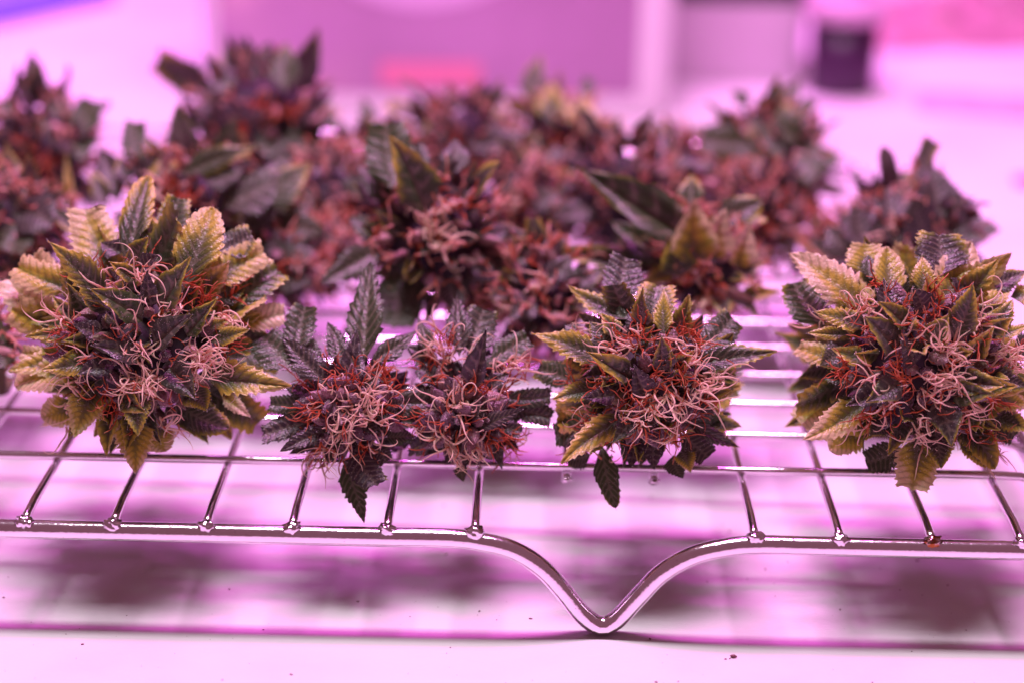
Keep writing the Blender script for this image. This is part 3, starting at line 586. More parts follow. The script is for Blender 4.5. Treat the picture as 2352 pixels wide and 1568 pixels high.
 leaves=[(-14.3,4.9,12.1,-30.1,16.5,21.2,10.7,0.92,0.1,'p',0),(-6.6,4.2,14.4,-7.2,15.2,23.6,8.4,0.75,0.5,'r',0),(4.5,8.8,19.2,5.1,17.2,26.3,12.5,0.28,0.9,'c',0),(5.2,3.2,13.1,12.9,16.8,24.6,10.2,0.85,0.2,'r',0),(-1.6,-2.1,18.4,-1.3,3.7,24.7,5.4,0.78,0.1,'p',1),(-11.0,11.6,17.5,-11.7,18.3,23.2,10.0,0.7,0.3,'c',0),(14.6,12.2,19.2,20.3,13.7,20.3,4.0,0.8,0.1,'p',0),(16.2,9.7,14.9,26.4,14.4,18.7,6.0,0.45,0.8,'p',0),(12.0,2.2,9.3,21.4,10.2,16.0,8.2,0.68,0.2,'p',0),(4.0,-12.4,11.0,6.6,-14.0,23.9,7.7,0.42,0.5,'p',2),(-1.8,-13.8,10.5,1.6,-15.0,17.1,6.4,0.52,0.1,'b',2),(-6.8,-11.9,12.9,-14.0,-13.8,19.4,5.4,0.55,0.2,'b',2),(-9.4,-14.3,8.2,-17.1,-16.3,16.8,7.9,0.42,0.6,'b',2),(-14.2,-5.8,11.1,-26.5,-4.7,13.8,6.1,0.65,0.7,'p',1),(-19.3,-3.4,7.9,-27.6,-4.0,8.4,3.4,0.75,0.3,'p',1),(-22.0,7.6,6.3,-28.2,16.6,13.7,10.0,0.25,0.2,'c',0),(-17.8,-0.3,-0.2,-28.5,3.3,2.2,5.7,0.75,0.2,'c',0),(-15.2,-9.3,4.5,-22.6,-8.3,6.4,5.0,0.65,0.2,'b',1),(-14.8,-11.2,-5.0,-29.3,-19.5,-11.5,8.0,0.82,0.2,'p',1),(-8.5,-16.6,1.8,-16.5,-22.0,-1.2,6.4,0.3,0.7,'b',2),(-10.9,-12.8,-2.0,-19.5,-16.2,-4.3,6.2,0.05,0.9,'b',1),(-21.7,1.9,-9.7,-27.4,-1.8,-14.6,8.0,0.85,0,'c',0),(-12.4,-4.3,-14.7,-21.1,-7.4,-18.9,9.5,0.8,0.1,'r',0),(-4.3,-5.6,-18.9,-12.5,-7.6,-21.8,7.0,0.0,0.3,'c',0),(-2.6,-12.9,-13.4,-4.5,-22.4,-21.9,10.0,0.75,0.2,'c',1),(1.4,-13.5,-10.8,2.0,-20.8,-17.3,7.8,0.4,0.7,'p',1),(0.8,-17.3,-2.8,2.8,-25.0,-10.3,7.4,0.25,0.8,'b',2),(10.2,-5.0,-16.0,14.8,-9.7,-21.8,6.0,0.55,0.2,'p',0),(5.5,-15.8,0.9,14.4,-20.2,2.5,6.4,0.48,0.7,'b',2),(13.4,-9.2,0.4,22.1,-11.8,-0.8,6.8,0.3,0.8,'p',1),(18.1,-2.0,-7.9,25.6,-2.3,-8.6,5.0,0.8,0.2,'p',0),(18.4,-2.1,-11.2,25.7,-4.5,-14.4,6.0,0.65,0.3,'p',0),(16.6,-3.0,-12.8,22.1,-5.0,-15.5,7.0,0.0,0.3,'c',0),(10.4,-11.3,-8.6,10.7,-14.0,-11.1,3.5,0.55,0.1,'b',1),(-2.8,-9.6,15.8,-5.8,-10.5,21.5,6.4,0,1,'b',2),(-5.3,-16.0,5.8,-8.7,-16.9,11.5,7.9,0,1,'b',2),(16.2,-2.6,9.7,20.1,2.4,15.2,4.9,0.55,0.3,'p',1),(17.1,-3.0,8.0,23.4,-1.5,10.3,3.4,0.78,0.1,'p',1),(-11.4,11.4,17.1,-11.5,16.1,21.1,4.5,0.0,0.3,'p',0),(-9.9,-4.2,15.2,-10.3,0.5,20.3,3.7,0,0.9,'b',1),(21.9,10.1,13.4,27.4,11.2,14.1,6.0,0.7,0.3,'r',0),(22.3,4.0,3.2,26.9,4.6,3.6,6.5,0.3,0.7,'p',0),(-6.3,2.3,11.7,-10.2,7.2,15.7,7.1,0,1,'b',0),(7.7,5.2,15.2,12.4,7.4,17.0,6.6,0,1,'b',0),(-16.1,-1.9,-2.9,-22.7,-1.9,-3.5,6.4,0.2,0.8,'p',0),(10.4,-8.3,7.4,14.9,-6.6,9.6,5.5,0,0.9,'b',1),(-0.8,-14.2,-7.3,-5.5,-18.0,-10.5,5.5,0.1,0.8,'b',1),(9.0,-12.1,-5.1,12.9,-15.2,-7.5,5.5,0.05,0.9,'b',1),(-8.4,-5.4,-11.9,-12.1,-7.7,-14.8,5.9,0.3,0.6,'p',0),(-17.8,0.6,2.3,-23.7,-1.3,-0.4,7.4,0.3,0.6,'p',0)],
 pale=[(0.6,-14.8,10.0,15),(2.8,-15.0,8.7,11),(0.2,-17.6,2.8,15),(3.8,-16.9,2.2,11),(-15.1,-6.1,15.3,8),(-7.4,-13.0,12.8,5),(-14.7,-15.1,3.0,5),(-2.6,-17.6,-9.2,10),(-2.1,-18.3,-1.0,6),(9.1,-9.6,12.9,7),(17.7,-7.5,4.9,13),(19.6,-6.3,2.2,8),(-16.0,-12.9,-9.5,6),(-23.3,5.4,8.5,5),(-11.1,-17.1,-4.0,5),(7.1,-16.3,-4.4,8),(16.5,-4.9,-20.7,5),(10.7,-4.7,16.3,3),(-1.7,-15.5,-14.2,5),(-18.6,-5.3,12.3,4)],
 red=[(-11.2,-1.7,19.4,8),(-8.0,-10.1,15.9,12),(0.1,-10.3,16.1,12),(-0.3,-6.2,19.3,6),(-9.2,-16.5,5.4,16),(-7.4,-17.7,2.3,14),(-9.1,-17.8,-3.7,12),(-19.3,-11.5,2.5,14),(-20.6,-10.1,0.5,10),(9.4,-12.1,9.2,12),(11.1,-8.2,12.9,10),(1.9,-15.9,7.2,10),(-15.1,-11.2,10.7,8),(-0.7,-18.3,-2.9,8),(6.8,-16.4,-1.2,12),(14.5,-12.2,-4.0,12),(15.0,-7.0,-15.5,14),(18.2,-4.1,-18.6,10),(-14.1,-15.5,-6.1,8),(22.0,-0.9,4.0,8),(-17.2,-3.3,14.8,6),(-4.1,-13.0,13.3,10),(4.7,-16.9,-7.0,8)]),
'f': dict(c=(-20.7,496.9,63.8),R=20.0,pal=(0.25,0.55),
 leaves=[(-2.2,-14.0,11.6,-11.3,-14.1,30.8,9.5,0.5,0.2,'b',2),(-8.2,-7.6,14.4,-13.4,5.1,29.1,11.1,0,0.0,'c',1),(3.9,1.2,16.9,5.0,9.4,24.5,6.4,0,0.6,'p',0),(-14.1,-12.3,-0.7,-28.6,-20.8,-6.8,7.8,0.0,0.4,'p',1),(-12.4,-2.7,9.4,-21.0,6.2,17.5,6.4,0,0.2,'p',0),(-4.7,1.2,16.8,-6.8,8.2,23.2,5.7,0,0.6,'c',0),(-10.4,-9.0,-7.6,-9.8,-19.0,-18.8,12.1,0,0.0,'c',0),(9.2,-4.3,9.1,14.8,0.7,13.7,6.4,0,0.6,'p',0),(-13.3,-6.7,-0.0,-22.9,-0.9,5.2,7.6,0,0.3,'p',0),(11.7,-7.4,0.6,19.5,-3.4,4.3,6.4,0,0.7,'p',0),(-4.1,-10.4,-8.2,-7.1,-17.0,-15.6,7.6,0,0.4,'p',0),(3.9,-10.5,-8.0,6.4,-17.0,-15.4,7.6,0,0.8,'p',0),(9.5,-9.0,-3.6,16.4,-12.3,-7.2,7.6,0,0.9,'p',0)],
 pale=[(1.8,-15.5,2.9,14),(2.7,-11.3,11.0,8),(-1.1,-13.8,7.0,8)],
 red=[(-3.8,-15.1,2.6,10),(7.1,-9.6,11.7,10),(0.3,-8.9,13.7,10)]),
'g': dict(c=(-90.1,527.2,61.8),R=20.4,pal=(0.3,0.4),
 leaves=[(0.0,-11.8,13.1,20.4,-8.2,20.4,6.3,0.4,0.2,'p',1),(11.4,-14.8,5.6,26.9,-9.6,13.6,12.6,0.05,0.5,'p',1),(19.4,-8.3,2.1,33.6,0.3,13.6,10.7,0.4,0.0,'p',1),(18.7,-9.1,-4.6,38.0,-10.5,-2.3,14.8,0.12,0.4,'p',1),(15.3,-4.0,6.4,30.9,-3.9,6.6,10.8,0.1,0.4,'p',0),(6.0,-12.4,12.2,16.6,-11.9,14.6,7.9,0.05,0.7,'p',1),(-14.7,0.1,11.0,-16.9,11.5,21.6,5.9,0,0.05,'c',0),(-20.7,0.7,1.9,-28.1,13.3,13.6,8.2,0.0,0.9,'p',0),(-23.5,-0.9,1.1,-28.4,5.8,9.0,4.9,0.5,0.5,'p',1),(20.6,1.7,4.9,26.5,10.2,12.9,8.2,0.1,0.1,'p',0),(16.3,-12.9,0.2,25.7,-11.3,3.6,9.3,0.1,0.7,'p',1),(-6.0,-5.1,8.8,-8.5,0.1,13.5,8.0,0.6,0.4,'r',0),(-17.9,-0.1,7.2,-20.6,6.3,13.0,5.4,0.4,0.9,'p',0),(-32.4,-3.0,-4.8,-36.9,12.3,13.1,2.2,0.7,0.2,'p',1)],
 pale=[(-4.9,-11.6,9.3,8)],
 red=[(-2.3,-12.9,8.5,16),(1.3,-13.9,7.6,12)]),
'h': dict(c=(-135.7,516.4,57.8),R=17.2,pal=(0.3,0.4),
 leaves=[(2.8,-11.4,9.4,13.1,-16.3,6.2,11.7,0,0.9,'r',1),(5.4,-13.2,6.4,2.7,-20.5,0.0,9.1,0,0.1,'c',1),(11.6,-9.3,9.0,22.4,-18.0,2.1,3.9,0.5,0.3,'p',1),(0.5,-15.1,-4.1,10.5,-11.7,1.2,6.5,0.3,0.6,'p',1),(3.7,-8.7,-3.5,12.7,-13.8,-9.2,7.9,0.2,0.8,'p',0),(-2.4,-5.7,5.3,2.2,1.5,12.0,6.6,0.1,0.2,'p',0),(-2.8,-8.7,-11.1,6.0,-4.6,-7.2,6.6,0.5,0.2,'p',0)],
 pale=[],
 red=[(5.0,-13.9,-1.9,8)]),
'i': dict(c=(49.8,496.6,56.8),R=15.5,pal=(0.5,0.3),
 leaves=[(-5.5,-7.3,11.1,-33.9,3.4,26.4,9.6,0.25,0.1,'b',1),(-3.1,-12.9,5.8,-4.0,-12.4,22.4,10.3,0.9,0.1,'b',2),(2.0,-12.2,6.8,4.5,-11.8,19.5,8.0,1.0,0.1,'b',2),(8.5,-10.7,4.1,10.9,-10.4,15.2,7.3,1.0,0.1,'b',2),(3.4,-0.6,11.6,15.7,5.2,17.1,7.9,0.3,0.3,'r',0),(-2.8,5.6,15.7,-2.3,12.6,22.2,5.6,0.5,0,'b',0),(-8.0,-5.6,2.2,-24.4,4.8,11.4,9.4,0.05,0.0,'b',0),(-13.0,-4.2,-0.1,-42.8,0.3,3.6,6.1,0.45,0.2,'b',0),(10.2,-6.0,-6.9,21.2,-3.8,-4.8,4.0,0.7,0,'b',0),(-6.9,-13.3,2.3,-9.0,-13.0,12.7,7.8,0.5,0.1,'b',2),(-14.9,-1.8,-5.1,-27.6,0.1,-3.6,5.3,0.5,0.2,'b',0)],
 pale=[(0.3,-12.5,-3.8,6)],
 red=[(-6.7,-11.5,0.5,10),(2.6,-12.0,-5.1,10)]),
'j': dict(c=(7.7,491.4,49.8),R=14.9,pal=(0.3,0.7),
 leaves=[(6.1,-4.3,5.1,16.4,-1.3,7.9,6.4,0.3,0.7,'p',0),(-3.0,-3.1,8.1,-6.6,3.3,13.9,5.1,0.4,0.5,'p',0),(-8.6,-5.1,1.5,-17.2,-2.2,4.0,6.4,0.1,0.7,'p',0),(1.4,-10.0,8.0,7.0,-5.8,13.3,6.3,0.1,0.9,'p',1),(-1.8,-12.7,1.8,-8.5,-16.7,-1.1,6.3,0,0.8,'p',1)],
 pale=[(0.3,-9.6,6.7,8),(-7.4,-10.2,0.8,8)],
 red=[(-1.9,-10.1,5.6,10)]),
'k': dict(c=(-80.4,605.2,65.8),R=28.1,pal=(0.15,0.6),
 leaves=[(9.8,-15.9,16.9,9.1,-5.3,29.1,8.2,0.3,0.1,'p',1),(-11.1,-5.8,12.9,-13.4,2.6,20.8,7.6,0,0.6,'p',0),(-9.4,-10.2,5.0,-15.6,-3.1,11.6,9.1,0,0.7,'c',0),(13.5,-23.4,-2.3,15.7,-17.5,4.5,10.4,0,0,'c',1),(4.5,-25.2,-2.0,5.3,-20.4,3.6,7.4,0,0,'c',1),(-20.7,-8.8,-2.5,-27.6,-2.8,3.0,9.1,0.2,0.6,'p',0),(20.1,-8.7,2.4,23.0,-1.5,9.1,6.1,0.4,0.5,'p',0)],
 pale=[],
 red=[(2.6,-18.5,11.2,14),(-2.5,-21.0,4.9,12),(11.8,-17.8,9.9,12),(-13.7,-18.6,-1.3,8)]),
'l': dict(c=(-147.5,588.0,61.8),R=22.6,pal=(0.15,0.5),
 leaves=[(17.3,-12.5,8.8,19.0,-4.9,17.8,8.1,0,0,'c',1),(9.1,-4.3,12.1,6.8,1.5,17.5,5.9,0.2,0.2,'p',0),(18.6,-14.4,2.6,14.3,-11.8,5.9,10.3,0,0.1,'c',1),(6.4,-16.6,9.6,3.1,-11.8,15.1,5.8,0,0.2,'p',1),(-6.9,-4.1,11.8,-10.4,0.5,16.1,7.4,0.2,0.3,'p',0)],
 pale=[],
 red=[(0.9,-16.0,6.7,14),(8.8,-17.7,0.6,12),(-3.2,-17.5,-2.4,10)]),
'm': dict(c=(-17.3,613.6,57.8),R=21.8,pal=(0.2,0.7),
 leaves=[(3.2,-17.1,7.1,19.4,-18.3,9.1,9.1,0.0,1,'r',1),(8.3,-4.3,11.1,9.6,0.6,15.7,4.6,0.5,0.4,'p',0),(-30.2,2.2,6.1,-32.7,11.3,14.7,5.3,0.1,0.2,'p',0),(-6.7,-7.9,4.7,-8.5,0.6,12.5,9.3,0.6,0.4,'p',0),(-3.5,-19.0,0.5,-2.4,-13.0,7.4,6.1,0,0.9,'p',1)],
 pale=[],
 red=[(-2.3,-15.4,6.6,12),(5.9,-16.8,1.5,12)]),
'n': dict(c=(13.1,629.8,55.8),R=20.7,pal=(0.65,0.3),
 leaves=[(-9.6,0.4,15.1,-5.5,14.2,28.2,6.4,0.4,0.2,'p',0),(-1.2,-13.1,11.8,-2.0,-3.8,22.6,8.6,0.65,0,'p',1),(9.6,2.4,16.4,10.4,8.0,21.7,4.0,0,0.3,'c',0),(7.3,-13.5,9.2,9.3,-5.3,18.8,9.4,0.75,0.3,'p',1),(-5.2,-17.3,2.7,-13.6,-16.2,5.2,7.8,0.6,0,'p',1),(-12.1,-15.4,-2.2,-3.8,-12.4,2.3,7.9,0.7,0,'p',1),(11.9,-6.6,3.3,20.5,-1.6,8.1,7.9,0.3,0.5,'p',0)],
 pale=[],
 red=[(0.3,-15.2,5.2,8)]),
'o': dict(c=(80.9,603.8,57.8),R=21.5,pal=(0.1,0.1),
 leaves=[(1.7,-0.3,16.9,8.5,9.4,26.1,6.1,0.2,0.1,'p',0),(4.4,-1.0,15.8,14.2,3.2,19.9,4.6,0.2,0.1,'p',0),(-9.0,-14.0,10.3,-23.7,-15.3,11.5,9.0,0,0,'c',1),(5.9,-12.6,11.6,-2.0,-8.2,17.3,13.5,0.3,0,'c',1),(8.6,-15.6,4.1,11.6,-10.7,9.9,13.5,0.2,0,'c',1),(-3.8,-16.3,8.2,-12.2,-22.9,2.9,12.0,0.1,0,'p',1),(-7.6,3.6,18.7,-12.9,7.2,22.0,4.6,0.2,0.4,'p',0),(4.4,-16.6,5.7,12.0,-21.4,2.3,9.0,0,0,'c',1),(-0.9,-12.0,14.1,-7.9,-16.2,10.9,13.5,0.25,0,'r',1)],
 pale=[],
 red=[(-3.4,-17.5,-1.1,16),(-8.4,-16.7,-5.6,12),(1.3,-2.7,18.9,10)]),
'p': dict(c=(109.2,527.9,55.8),R=20.5,pal=(0.05,0.8),
 leaves=[(-1.2,-6.0,8.6,-2.5,4.5,18.3,8.1,0.3,0.6,'c',0),(7.1,-11.5,10.4,5.1,-1.6,21.8,9.6,0,0.9,'p',1),(16.0,-2.9,5.6,15.8,5.5,13.3,8.1,0,0.9,'p',0),(-6.0,-6.9,6.3,-11.2,1.5,13.9,8.1,0,0.9,'p',0),(22.6,0.3,1.0,22.0,5.6,5.8,6.8,0,0.4,'p',0),(-10.7,-7.2,3.8,-16.2,-2.0,8.5,8.1,0,0.6,'c',0),(-0.5,-16.1,6.6,-0.5,-9.2,14.5,7.9,0.2,0.9,'r',1),(11.1,-12.8,3.4,9.5,-5.0,12.3,10.7,0,0.8,'p',1),(-10.9,-16.3,2.8,-16.0,-7.8,12.6,10.6,0.1,0.8,'p',1),(-5.3,-17.1,4.4,-7.3,-5.9,17.2,11.3,0,0.9,'p',1),(2.9,-17.0,5.7,-1.6,-16.8,17.2,9.9,0.05,0.9,'p',2),(-16.7,-13.2,-0.7,-23.5,-8.0,5.7,8.7,0.1,0.7,'p',1),(8.4,-11.6,9.2,5.9,-0.4,22.2,10.7,0,0.9,'p',1),(18.9,-3.0,-0.6,21.4,6.5,8.1,8.2,0,0.7,'p',0)],
 pale=[(-7.3,-14.4,6.0,6)],
 red=[(3.5,-13.3,7.1,6)]),
'q': dict(c=(31.6,578.6,53.8),R=22.3,pal=(0.2,0.7),
 leaves=[(-3.2,-6.8,8.6,6.0,-2.2,12.9,7.3,0.2,0.7,'p',0),(-9.9,-18.0,0.7,-17.6,-21.2,-1.2,7.2,0.1,0.9,'p',1),(3.5,-10.5,-1.1,12.8,-4.7,4.2,8.8,0.4,0.5,'p',0),(-12.3,-7.1,4.4,-18.9,-2.6,8.5,7.3,0.5,0.3,'p',0)],
 pale=[(0.3,-15.8,7.0,8)],
 red=[(-3.5,-16.3,5.7,14),(4.3,-16.7,3.3,10)]),
'r': dict(c=(-52.7,563.0,53.8),R=19.4,pal=(0.2,0.5),
 leaves=[(-0.0,-5.7,8.2,-4.4,1.0,14.3,8.6,0,0.8,'p',0),(4.6,-14.9,6.8,10.6,-10.7,12.3,8.5,0,0.3,'p',1),(-4.2,-15.9,3.0,-9.5,-12.5,7.2,7.1,0.3,0.5,'p',1),(-0.4,-17.3,-4.4,-7.7,-20.3,-6.2,8.5,0.2,0.5,'p',1)],
 pale=[(-0.5,-15.0,2.8,6)],
 red=[(-3.1,-15.2,0.2,16),(4.5,-14.8,2.9,10),(-9.6,-3.8,-16.6,10)]),
's': dict(c=(72.2,571.0,49.8),R=17.4,pal=(0.15,0.6),
 leaves=[(0.3,-5.8,5.7,7.1,-1.3,10.0,7.3,0.1,0.6,'p',0),(-6.1,-7.5,0.7,-11.0,-3.0,4.7,7.3,0.1,0.7,'p',0),(5.7,-7.6,-0.4,13.7,-5.2,1.7,7.3,0.1,0.6,'p',0)],
 pale=[],
 red=[(-3.0,-12.0,6.0,12),(2.4,-13.6,-0.1,10)]),
't': dict(c=(53.0,613.9,51.8),R=16.8,pal=(0.3,0.6),
 leaves=[(-3.4,-5.5,5.7,-10.3,-0.7,10.0,7.8,0.4,0.2,'p',0),(3.5,-5.9,4.5,7.9,0.2,10.2,7.8,0.1,0.7,'p',0)],
 pale=[(-1.1,-11.7,5.9,4)],
 red=[(-2.5,-12.2,4.6,10),(4.5,-12.7,0.6,8)]),
'v': dict(c=(-40.2,589.4,55.8),R=14.9,pal=(0.2,0.6),
 leaves=[(-1.7,-4.4,5.9,-6.2,2.6,12.4,6.7,0.1,0.6,'p',0),(2.4,-5.0,4.8,6.0,0.9,10.3,6.7,0.2,0.6,'p',0)],
 pale=[],
 red=[(0.1,-11.0,3.6,12),(5.4,-11.2,1.0,10)]),
'w': dict(c=(1.8,571.4,51.8),R=16.6,pal=(0.25,0.6),
 leaves=[(-2.1,-5.2,6.1,-6.1,1.6,12.3,6.6,0.2,0.6,'p',0),(3.2,-13.3,4.4,12.1,-12.3,7.0,6.5,0.3,0.7,'p',1),(-4.5,-13.5,3.0,-11.0,-12.3,5.2,6.5,0.1,0.8,'p',1)],
 pale=[(-0.7,-12.2,4.1,6)],
 red=[(0.6,-11.7,5.3,14),(-4.5,-12.8,0.2,10)]),
'x': dict(c=(-8.9,517.3,44.8),R=11.3,pal=(0.15,0.7),
 leaves=[(1.8,-3.2,4.8,5.3,2.0,9.6,6.0,0.1,0.7,'p',0),(-2.8,-8.5,3.9,-8.9,-6.5,6.9,6.0,0.1,0.6,'p',1),(3.1,-9.3,1.8,9.0,-8.1,4.0,6.0,0.2,0.8,'p',1)],
 pale=[(-0.5,-7.9,3.8,6)],
 red=[(0.8,-8.7,1.6,10)]),
'y': dict(c=(-53.2,536.1,45.8),R=10.8,pal=(0.15,0.5),
 leaves=[(1.4,-3.6,3.7,5.9,1.8,8.6,6.2,0.0,0.4,'p',0),(-0.6,-9.1,1.5,-6.8,-8.0,3.6,6.2,0.1,0.7,'p',1)],
 pale=[],
 red=[(0.6,-8.0,2.5,14)]),
'z': dict(c=(-65.3,520.5,47.8),R=12.4,pal=(0.05,0.3),
 leaves=[(0.0,-9.1,5.3,-2.9,-4.0,11.2,8.0,0.0,0.3,'c',1),(2.4,-9.7,4.3,10.6,-7.8,7.6,8.0,0.05,0.5,'p',1),(1.3,-10.9,-0.3,10.4,-13.0,-0.7,7.3,0,0.6,'p',1)],
 pale=[],
 red=[(2.4,-9.5,1.8,10)]),
'A': dict(c=(97.2,563.0,42.8),R=11.3,pal=(0.2,0.6),
 leaves=[(-4.0,-4.0,2.8,-8.9,0.5,6.8,6.5,0.1,0.6,'p',0),(0.3,-8.6,4.2,3.3,-3.5,10.1,7.2,0.1,0.7,'p',1),(-4.7,-9.2,1.6,-12.7,-11.4,0.8,5.8,0.3,0.4,'p',1)],
 pale=[],
 red=[(-2.1,-8.3,2.7,10)]),
'u': dict(c=(-129.8,457.6,45.8),R=6.5,pal=(0.1,0.2),
 leaves=[(3.4,-3.9,3.7,5.5,-3.4,4.7,6.0,0,0,'c',1),(3.0,-5.1,1.9,6.6,-9.7,-2.1,6.0,0,0.2,'c',1),(-0.4,-3.4,4.6,-3.4,1.2,9.8,7.2,0.2,0.2,'p',1)],
 pale=[],
 red=[]),
}

SPEC = [  # key, label, axis of the bud, front row?, (yellow, purple) of its filler leaves
 ('a', 'large yellow-green flower bud at the left end of the front row', (0, -.94, .34), 1, (.55, .15)),
 ('b', 'small dark purple flower bud with one long upright serrated leaf, beside the large yellow-green bud', (0, -.94, .34), 1, (.0, .8)),
 ('c', 'smallest dark front bud with clipped leaf ends, above a clear stretch of rack wires', (0, -.94, .34), 1, (.0, .8)),
 ('d', 'medium star-shaped bud with yellow-tipped spiky leaves, behind the bent rack leg', (0, -.94, .34), 1, (.42, .35)),
 ('e', 'large bud with pale peach serrated leaves at the right end of the front row', (0, -.94, .34), 1, (.58, .3)),
 ('f', 'dark bud with tall blackish leaves, in the middle behind the two small front buds', (0, -.6, .8), 0, None),
 ('g', 'bud with broad striped green leaves, second row, left', (.3, -.5, .8), 0, None),
 ('h', 'blurred bud with a rounded lilac leaf, cut by the left edge of the photo', (-.2, -.6, .8), 0, None),
 ('i', 'bud with long olive blades and peach flame-like tips behind the star-shaped bud', (0, -.3, .95), 0, None),
 ('j', 'low pinkish bud tucked behind the gap between the smallest front bud and the star-shaped bud', (0, -.6, .7), 0, None),
 ('k', 'tall rusty pink bud with a single upright leaf before the tub', (0, -.3, .95), 0, None),
 ('l', 'rusty red blurred bud at the far left with one dark clipped leaf on top', (0, -.4, .9), 0, None),
 ('m', 'blurred reddish bud with a rounded purple leaf below the red strip of the tub', (0, -.4, .9), 0, None),
 ('n', 'blurred yellow-green bud with a thin tall leaf in front of the tub', (0, -.4, .9), 0, None),
 ('o', 'dark olive-green clipped bud standing below the small dark jar', (0, -.4, .9), 0, None),
 ('p', 'lilac grey bud with upright pointed leaves behind the peach-leaved front bud', (0, -.4, .9), 0, None),
 ('q', 'blurred pink bud just behind the long olive blades', (0, -.5, .85), 0, None),
 ('r', 'blurred reddish bud between the striped green leaves and the blackish middle leaves', (0, -.5, .85), 0, None),
 ('s', 'low brownish red bud at the foot of the olive-green clipped bud', (0, -.5, .85), 0, None),
 ('t', 'small pink bud between the yellow-green bud and the olive-green clipped bud', (0, -.5, .85), 0, None),
 ('v', 'blurred reddish bud right behind the blackish middle leaves', (0, -.5, .85), 0, None),
 ('w', 'blurred pink bud filling the gap right of the blackish middle leaves', (0, -.5, .85), 0, None),
 ('x', 'small low bud hugging the foot of the blackish middle leaves, right side', (0, -.6, .8), 0, None),
 ('y', 'small reddish bud between the striped green leaves and the two small front buds', (0, -.6, .8), 0, None),
 ('z', 'dark leafy bud half hidden right behind the yellow-green front bud', (.2, -.6, .8), 0, None),
 ('A', 'low brownish bud beside the lilac grey bud, at the foot of the orange-brown stem', (0, -.5, .85), 0, None),
 ('u', 'tiny dark bud just peeking in beside the large bud at the far left edge', (0, -.6, .8), 0, None),
]
for i, (key, label, ax, fr, bf) in enumerate(SPEC): build_bud(key, label, ax, fr, bf, 11 + i * 7)

# ------------------------------------------------------------------ things at the back
tub = thing('plastic_tub', 'white plastic tub with a purple front panel standing behind the rack', 'tub', (-147, 904, 0), math.atan2(12, 222))
V, F = rbox(0, 222, 0, 165, 0, 270, 16, 6, 5, .02); mesh_obj('body', V, F, M_TUB, tub)
def slab(name, outline, y0, y1, mat, parent, taper=.02):
    n = len(outline); V = [(x, y0 - taper * z, z) for x, z in outline] + [(x, y1 - taper * z, z) for x, z in outline]
    F = [tuple(range(n)), tuple(range(2 * n - 1, n - 1, -1))] + [(i, i + n, (i + 1) % n + n, (i + 1) % n) for i in range(n)]
    return mesh_obj(name, V, F, mat, parent, smooth=False)
slab('front_panel', [(8, 12), (204, 12), (205, 245), (7, 245)], -.7, .4, M_PANEL, tub)
slab('round_label', [(103 + 76 * math.cos(2 * math.pi * i / 60), 129 + 77 * math.sin(2 * math.pi * i / 60)) for i in range(60)], -1.3, -.5, M_DISC, tub)
slab('red_strip', [(83, 16), (130, 16), (130, 27), (83, 27)], -1.3, -.5, M_REDP, tub)

jar = thing('small_jar', 'small dark purple jar under a wide pale lid, right of the tub', 'jar', (165, 984, 0))
V, F = lathe([(11, 0), (16, 0), (17, 1.4), (17, 38)]); mesh_obj('body', V, F, M_DARKJ, jar)
V, F = lathe([(8, 38.2), (20.5, 38.2), (22, 39.4), (22, 46), (20.6, 47.6), (8, 48)]); mesh_obj('lid', V, F, M_LID, jar)

box = thing('storage_box', 'pale grey box under a black lid between the tub and the small jar', 'box', (114, 1045, 0))
V, F = rbox(-36, 33, -44, 40, 0, 42, 4, 4, 1.5); mesh_obj('body', V, F, M_GREYB, box)
V, F = rbox(-37.5, 34.5, -45.5, 41.5, 42.2, 58, 5, 4, 2); mesh_obj('lid', V, F, M_BLACK, box)
board = thing('blue_tray', 'violet-blue board lying in the top left corner of the table', 'board', (-297, 1118, 0), math.atan2(82, 46))
V, F = rbox(-110, 105, .8, 170, 9, 18, 3, 3, 1); mesh_obj('top_sheet', V, F, M_BLUE, board)
V, F = rbox(-110, 104, 0, 170, 0, 8.9, 3, 3, 1); mesh_obj('base', V, F, M_BLUE2, board)

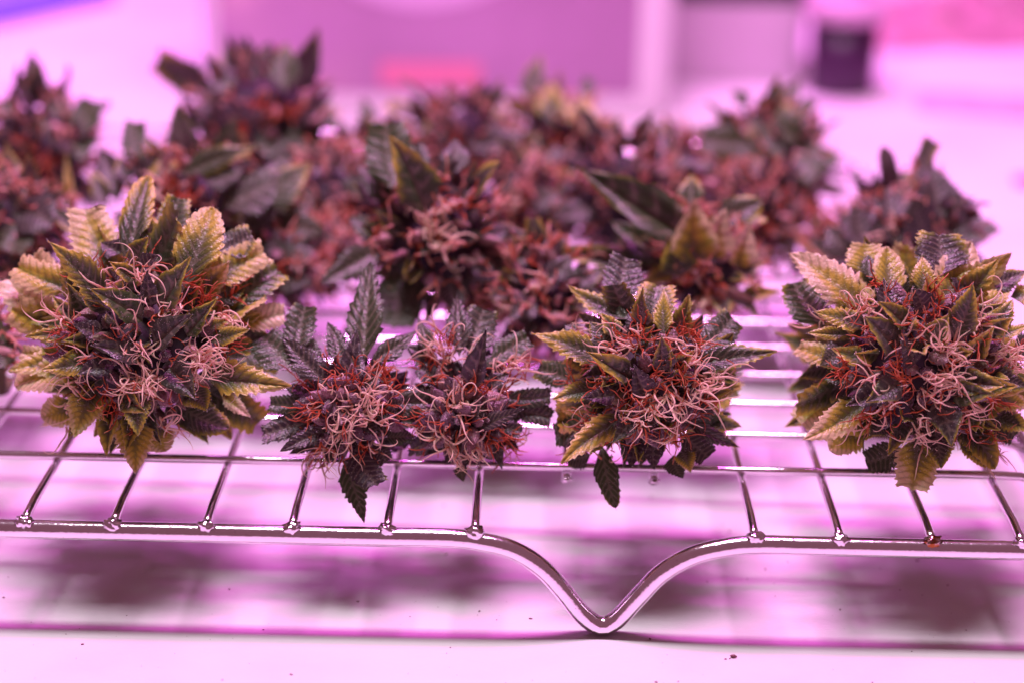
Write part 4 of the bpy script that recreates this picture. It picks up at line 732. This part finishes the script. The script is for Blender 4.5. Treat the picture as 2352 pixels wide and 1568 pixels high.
from mathutils import noise as mnoise
def crumple(name, sx, sy, hz, seed, mat, th=.4, n=34, edge=.0):
    V = []; F = []
    for i in range(n + 1):
        for j in range(n + 1):
            u, v = i / n - .5, j / n - .5; p = Vector((u * 5 + seed, v * 5, seed))
            h = abs(mnoise.noise(p)) * .7 + abs(mnoise.noise(p * 2.3)) * .4 + .1 * mnoise.noise(p * 6)
            fall = max(0, 1 - (2 * abs(u)) ** 6) * max(0, 1 - (2 * abs(v)) ** 6)
            V.append((u * sx * (1 + .1 * mnoise.noise(p * .7)), v * sy * (1 + .12 * mnoise.noise(p * .9 + Vector((3, 0, 0)))), .6 + hz * h * (edge + (1 - edge) * fall)))
    for i in range(n):
        for j in range(n):
            a = i * (n + 1) + j; F.append((a, a + n + 1, a + n + 2, a + 1))
    m_ = (n + 1) ** 2; V += [(x, y, z - th) for x, y, z in V[:m_]]; F += [tuple(q + m_ for q in reversed(f)) for f in F[:n * n]]
    for k in range(n):
        for a, b_ in ((k, k + 1), (n * (n + 1) + k + 1, n * (n + 1) + k), ((k + 1) * (n + 1), k * (n + 1)), (k * (n + 1) + n, (k + 1) * (n + 1) + n)): F.append((a, b_, b_ + m_, a + m_))
    return mesh_obj(name, V, F, mat)
o = crumple('paper_bag', 150, 120, 55, 3, M_BAG); o.location = Vector((265, 1165, 0)) * S; o.rotation_euler = (0, 0, .25)
tag(o, 'crumpled dusky pink paper bag in the top right corner', 'bag')
o = crumple('plastic_film', 92, 48, 5, 8, M_FILM, edge=.35); o.location = Vector((245, 958, 0)) * S; o.rotation_euler = (0, 0, -.12)
tag(o, 'faint pink sheet of crumpled plastic film lying flat at the right edge', 'plastic film')
V, F = blob(2, .5, 2, 5, (5, 3.4, 2.6)); o = mesh_obj('leaf_scrap', V, F, M_SCRAP); o.location = Vector((216, 806, 1.6)) * S
tag(o, 'small dark purple plant scrap alone on the table near the right edge', 'scrap')
V, F = blob(2, .5, 2, 9, (.75, .42, .36)); o = mesh_obj('crumb', V, F, M_CRUMB); o.location = Vector((50.5, 388, .4)) * S
tag(o, 'brown crumb on the table just right of the bent rack leg', 'crumb')
def loose_stem(pts, rad, label):
    V, F = tube(spline(pts, 2), rad, 8); return tag(mesh_obj('cut_stem', V, F, M_STEM2), label, 'stem')
loose_stem([(84, 560, 47), (92, 545, 42), (100, 524, 37), (107, 506, 31.5)], 1.1, 'orange-brown cut stem slanting down beside the lilac grey bud')
# countless tiny crumbs on the table
rr = random.Random(5); TV = []; TF = []
for i in range(420):
    V, F = blob(1, .6, 3, i, (1, .6, .4)); V = np.array(V); s_ = .10 + .42 * rr.random() ** 5; a = rr.uniform(0, 6.28)
    V = V * s_; V = np.stack([V[:, 0] * math.cos(a) - V[:, 1] * math.sin(a), V[:, 0] * math.sin(a) + V[:, 1] * math.cos(a), V[:, 2]], 1)
    b0 = 42 * len(TV) if False else sum(len(x) for x in TV); TV.append(V + np.array((rr.uniform(-150, 150), rr.uniform(320, 480), .12))); TF += [tuple(j + b0 for j in f) for f in F]
o = mesh_obj('crumbs', np.concatenate(TV), TF, M_CRUMB); o['kind'] = 'stuff'; o['label'] = 'tiny reddish plant crumbs scattered over the white table'; o['category'] = 'crumbs'
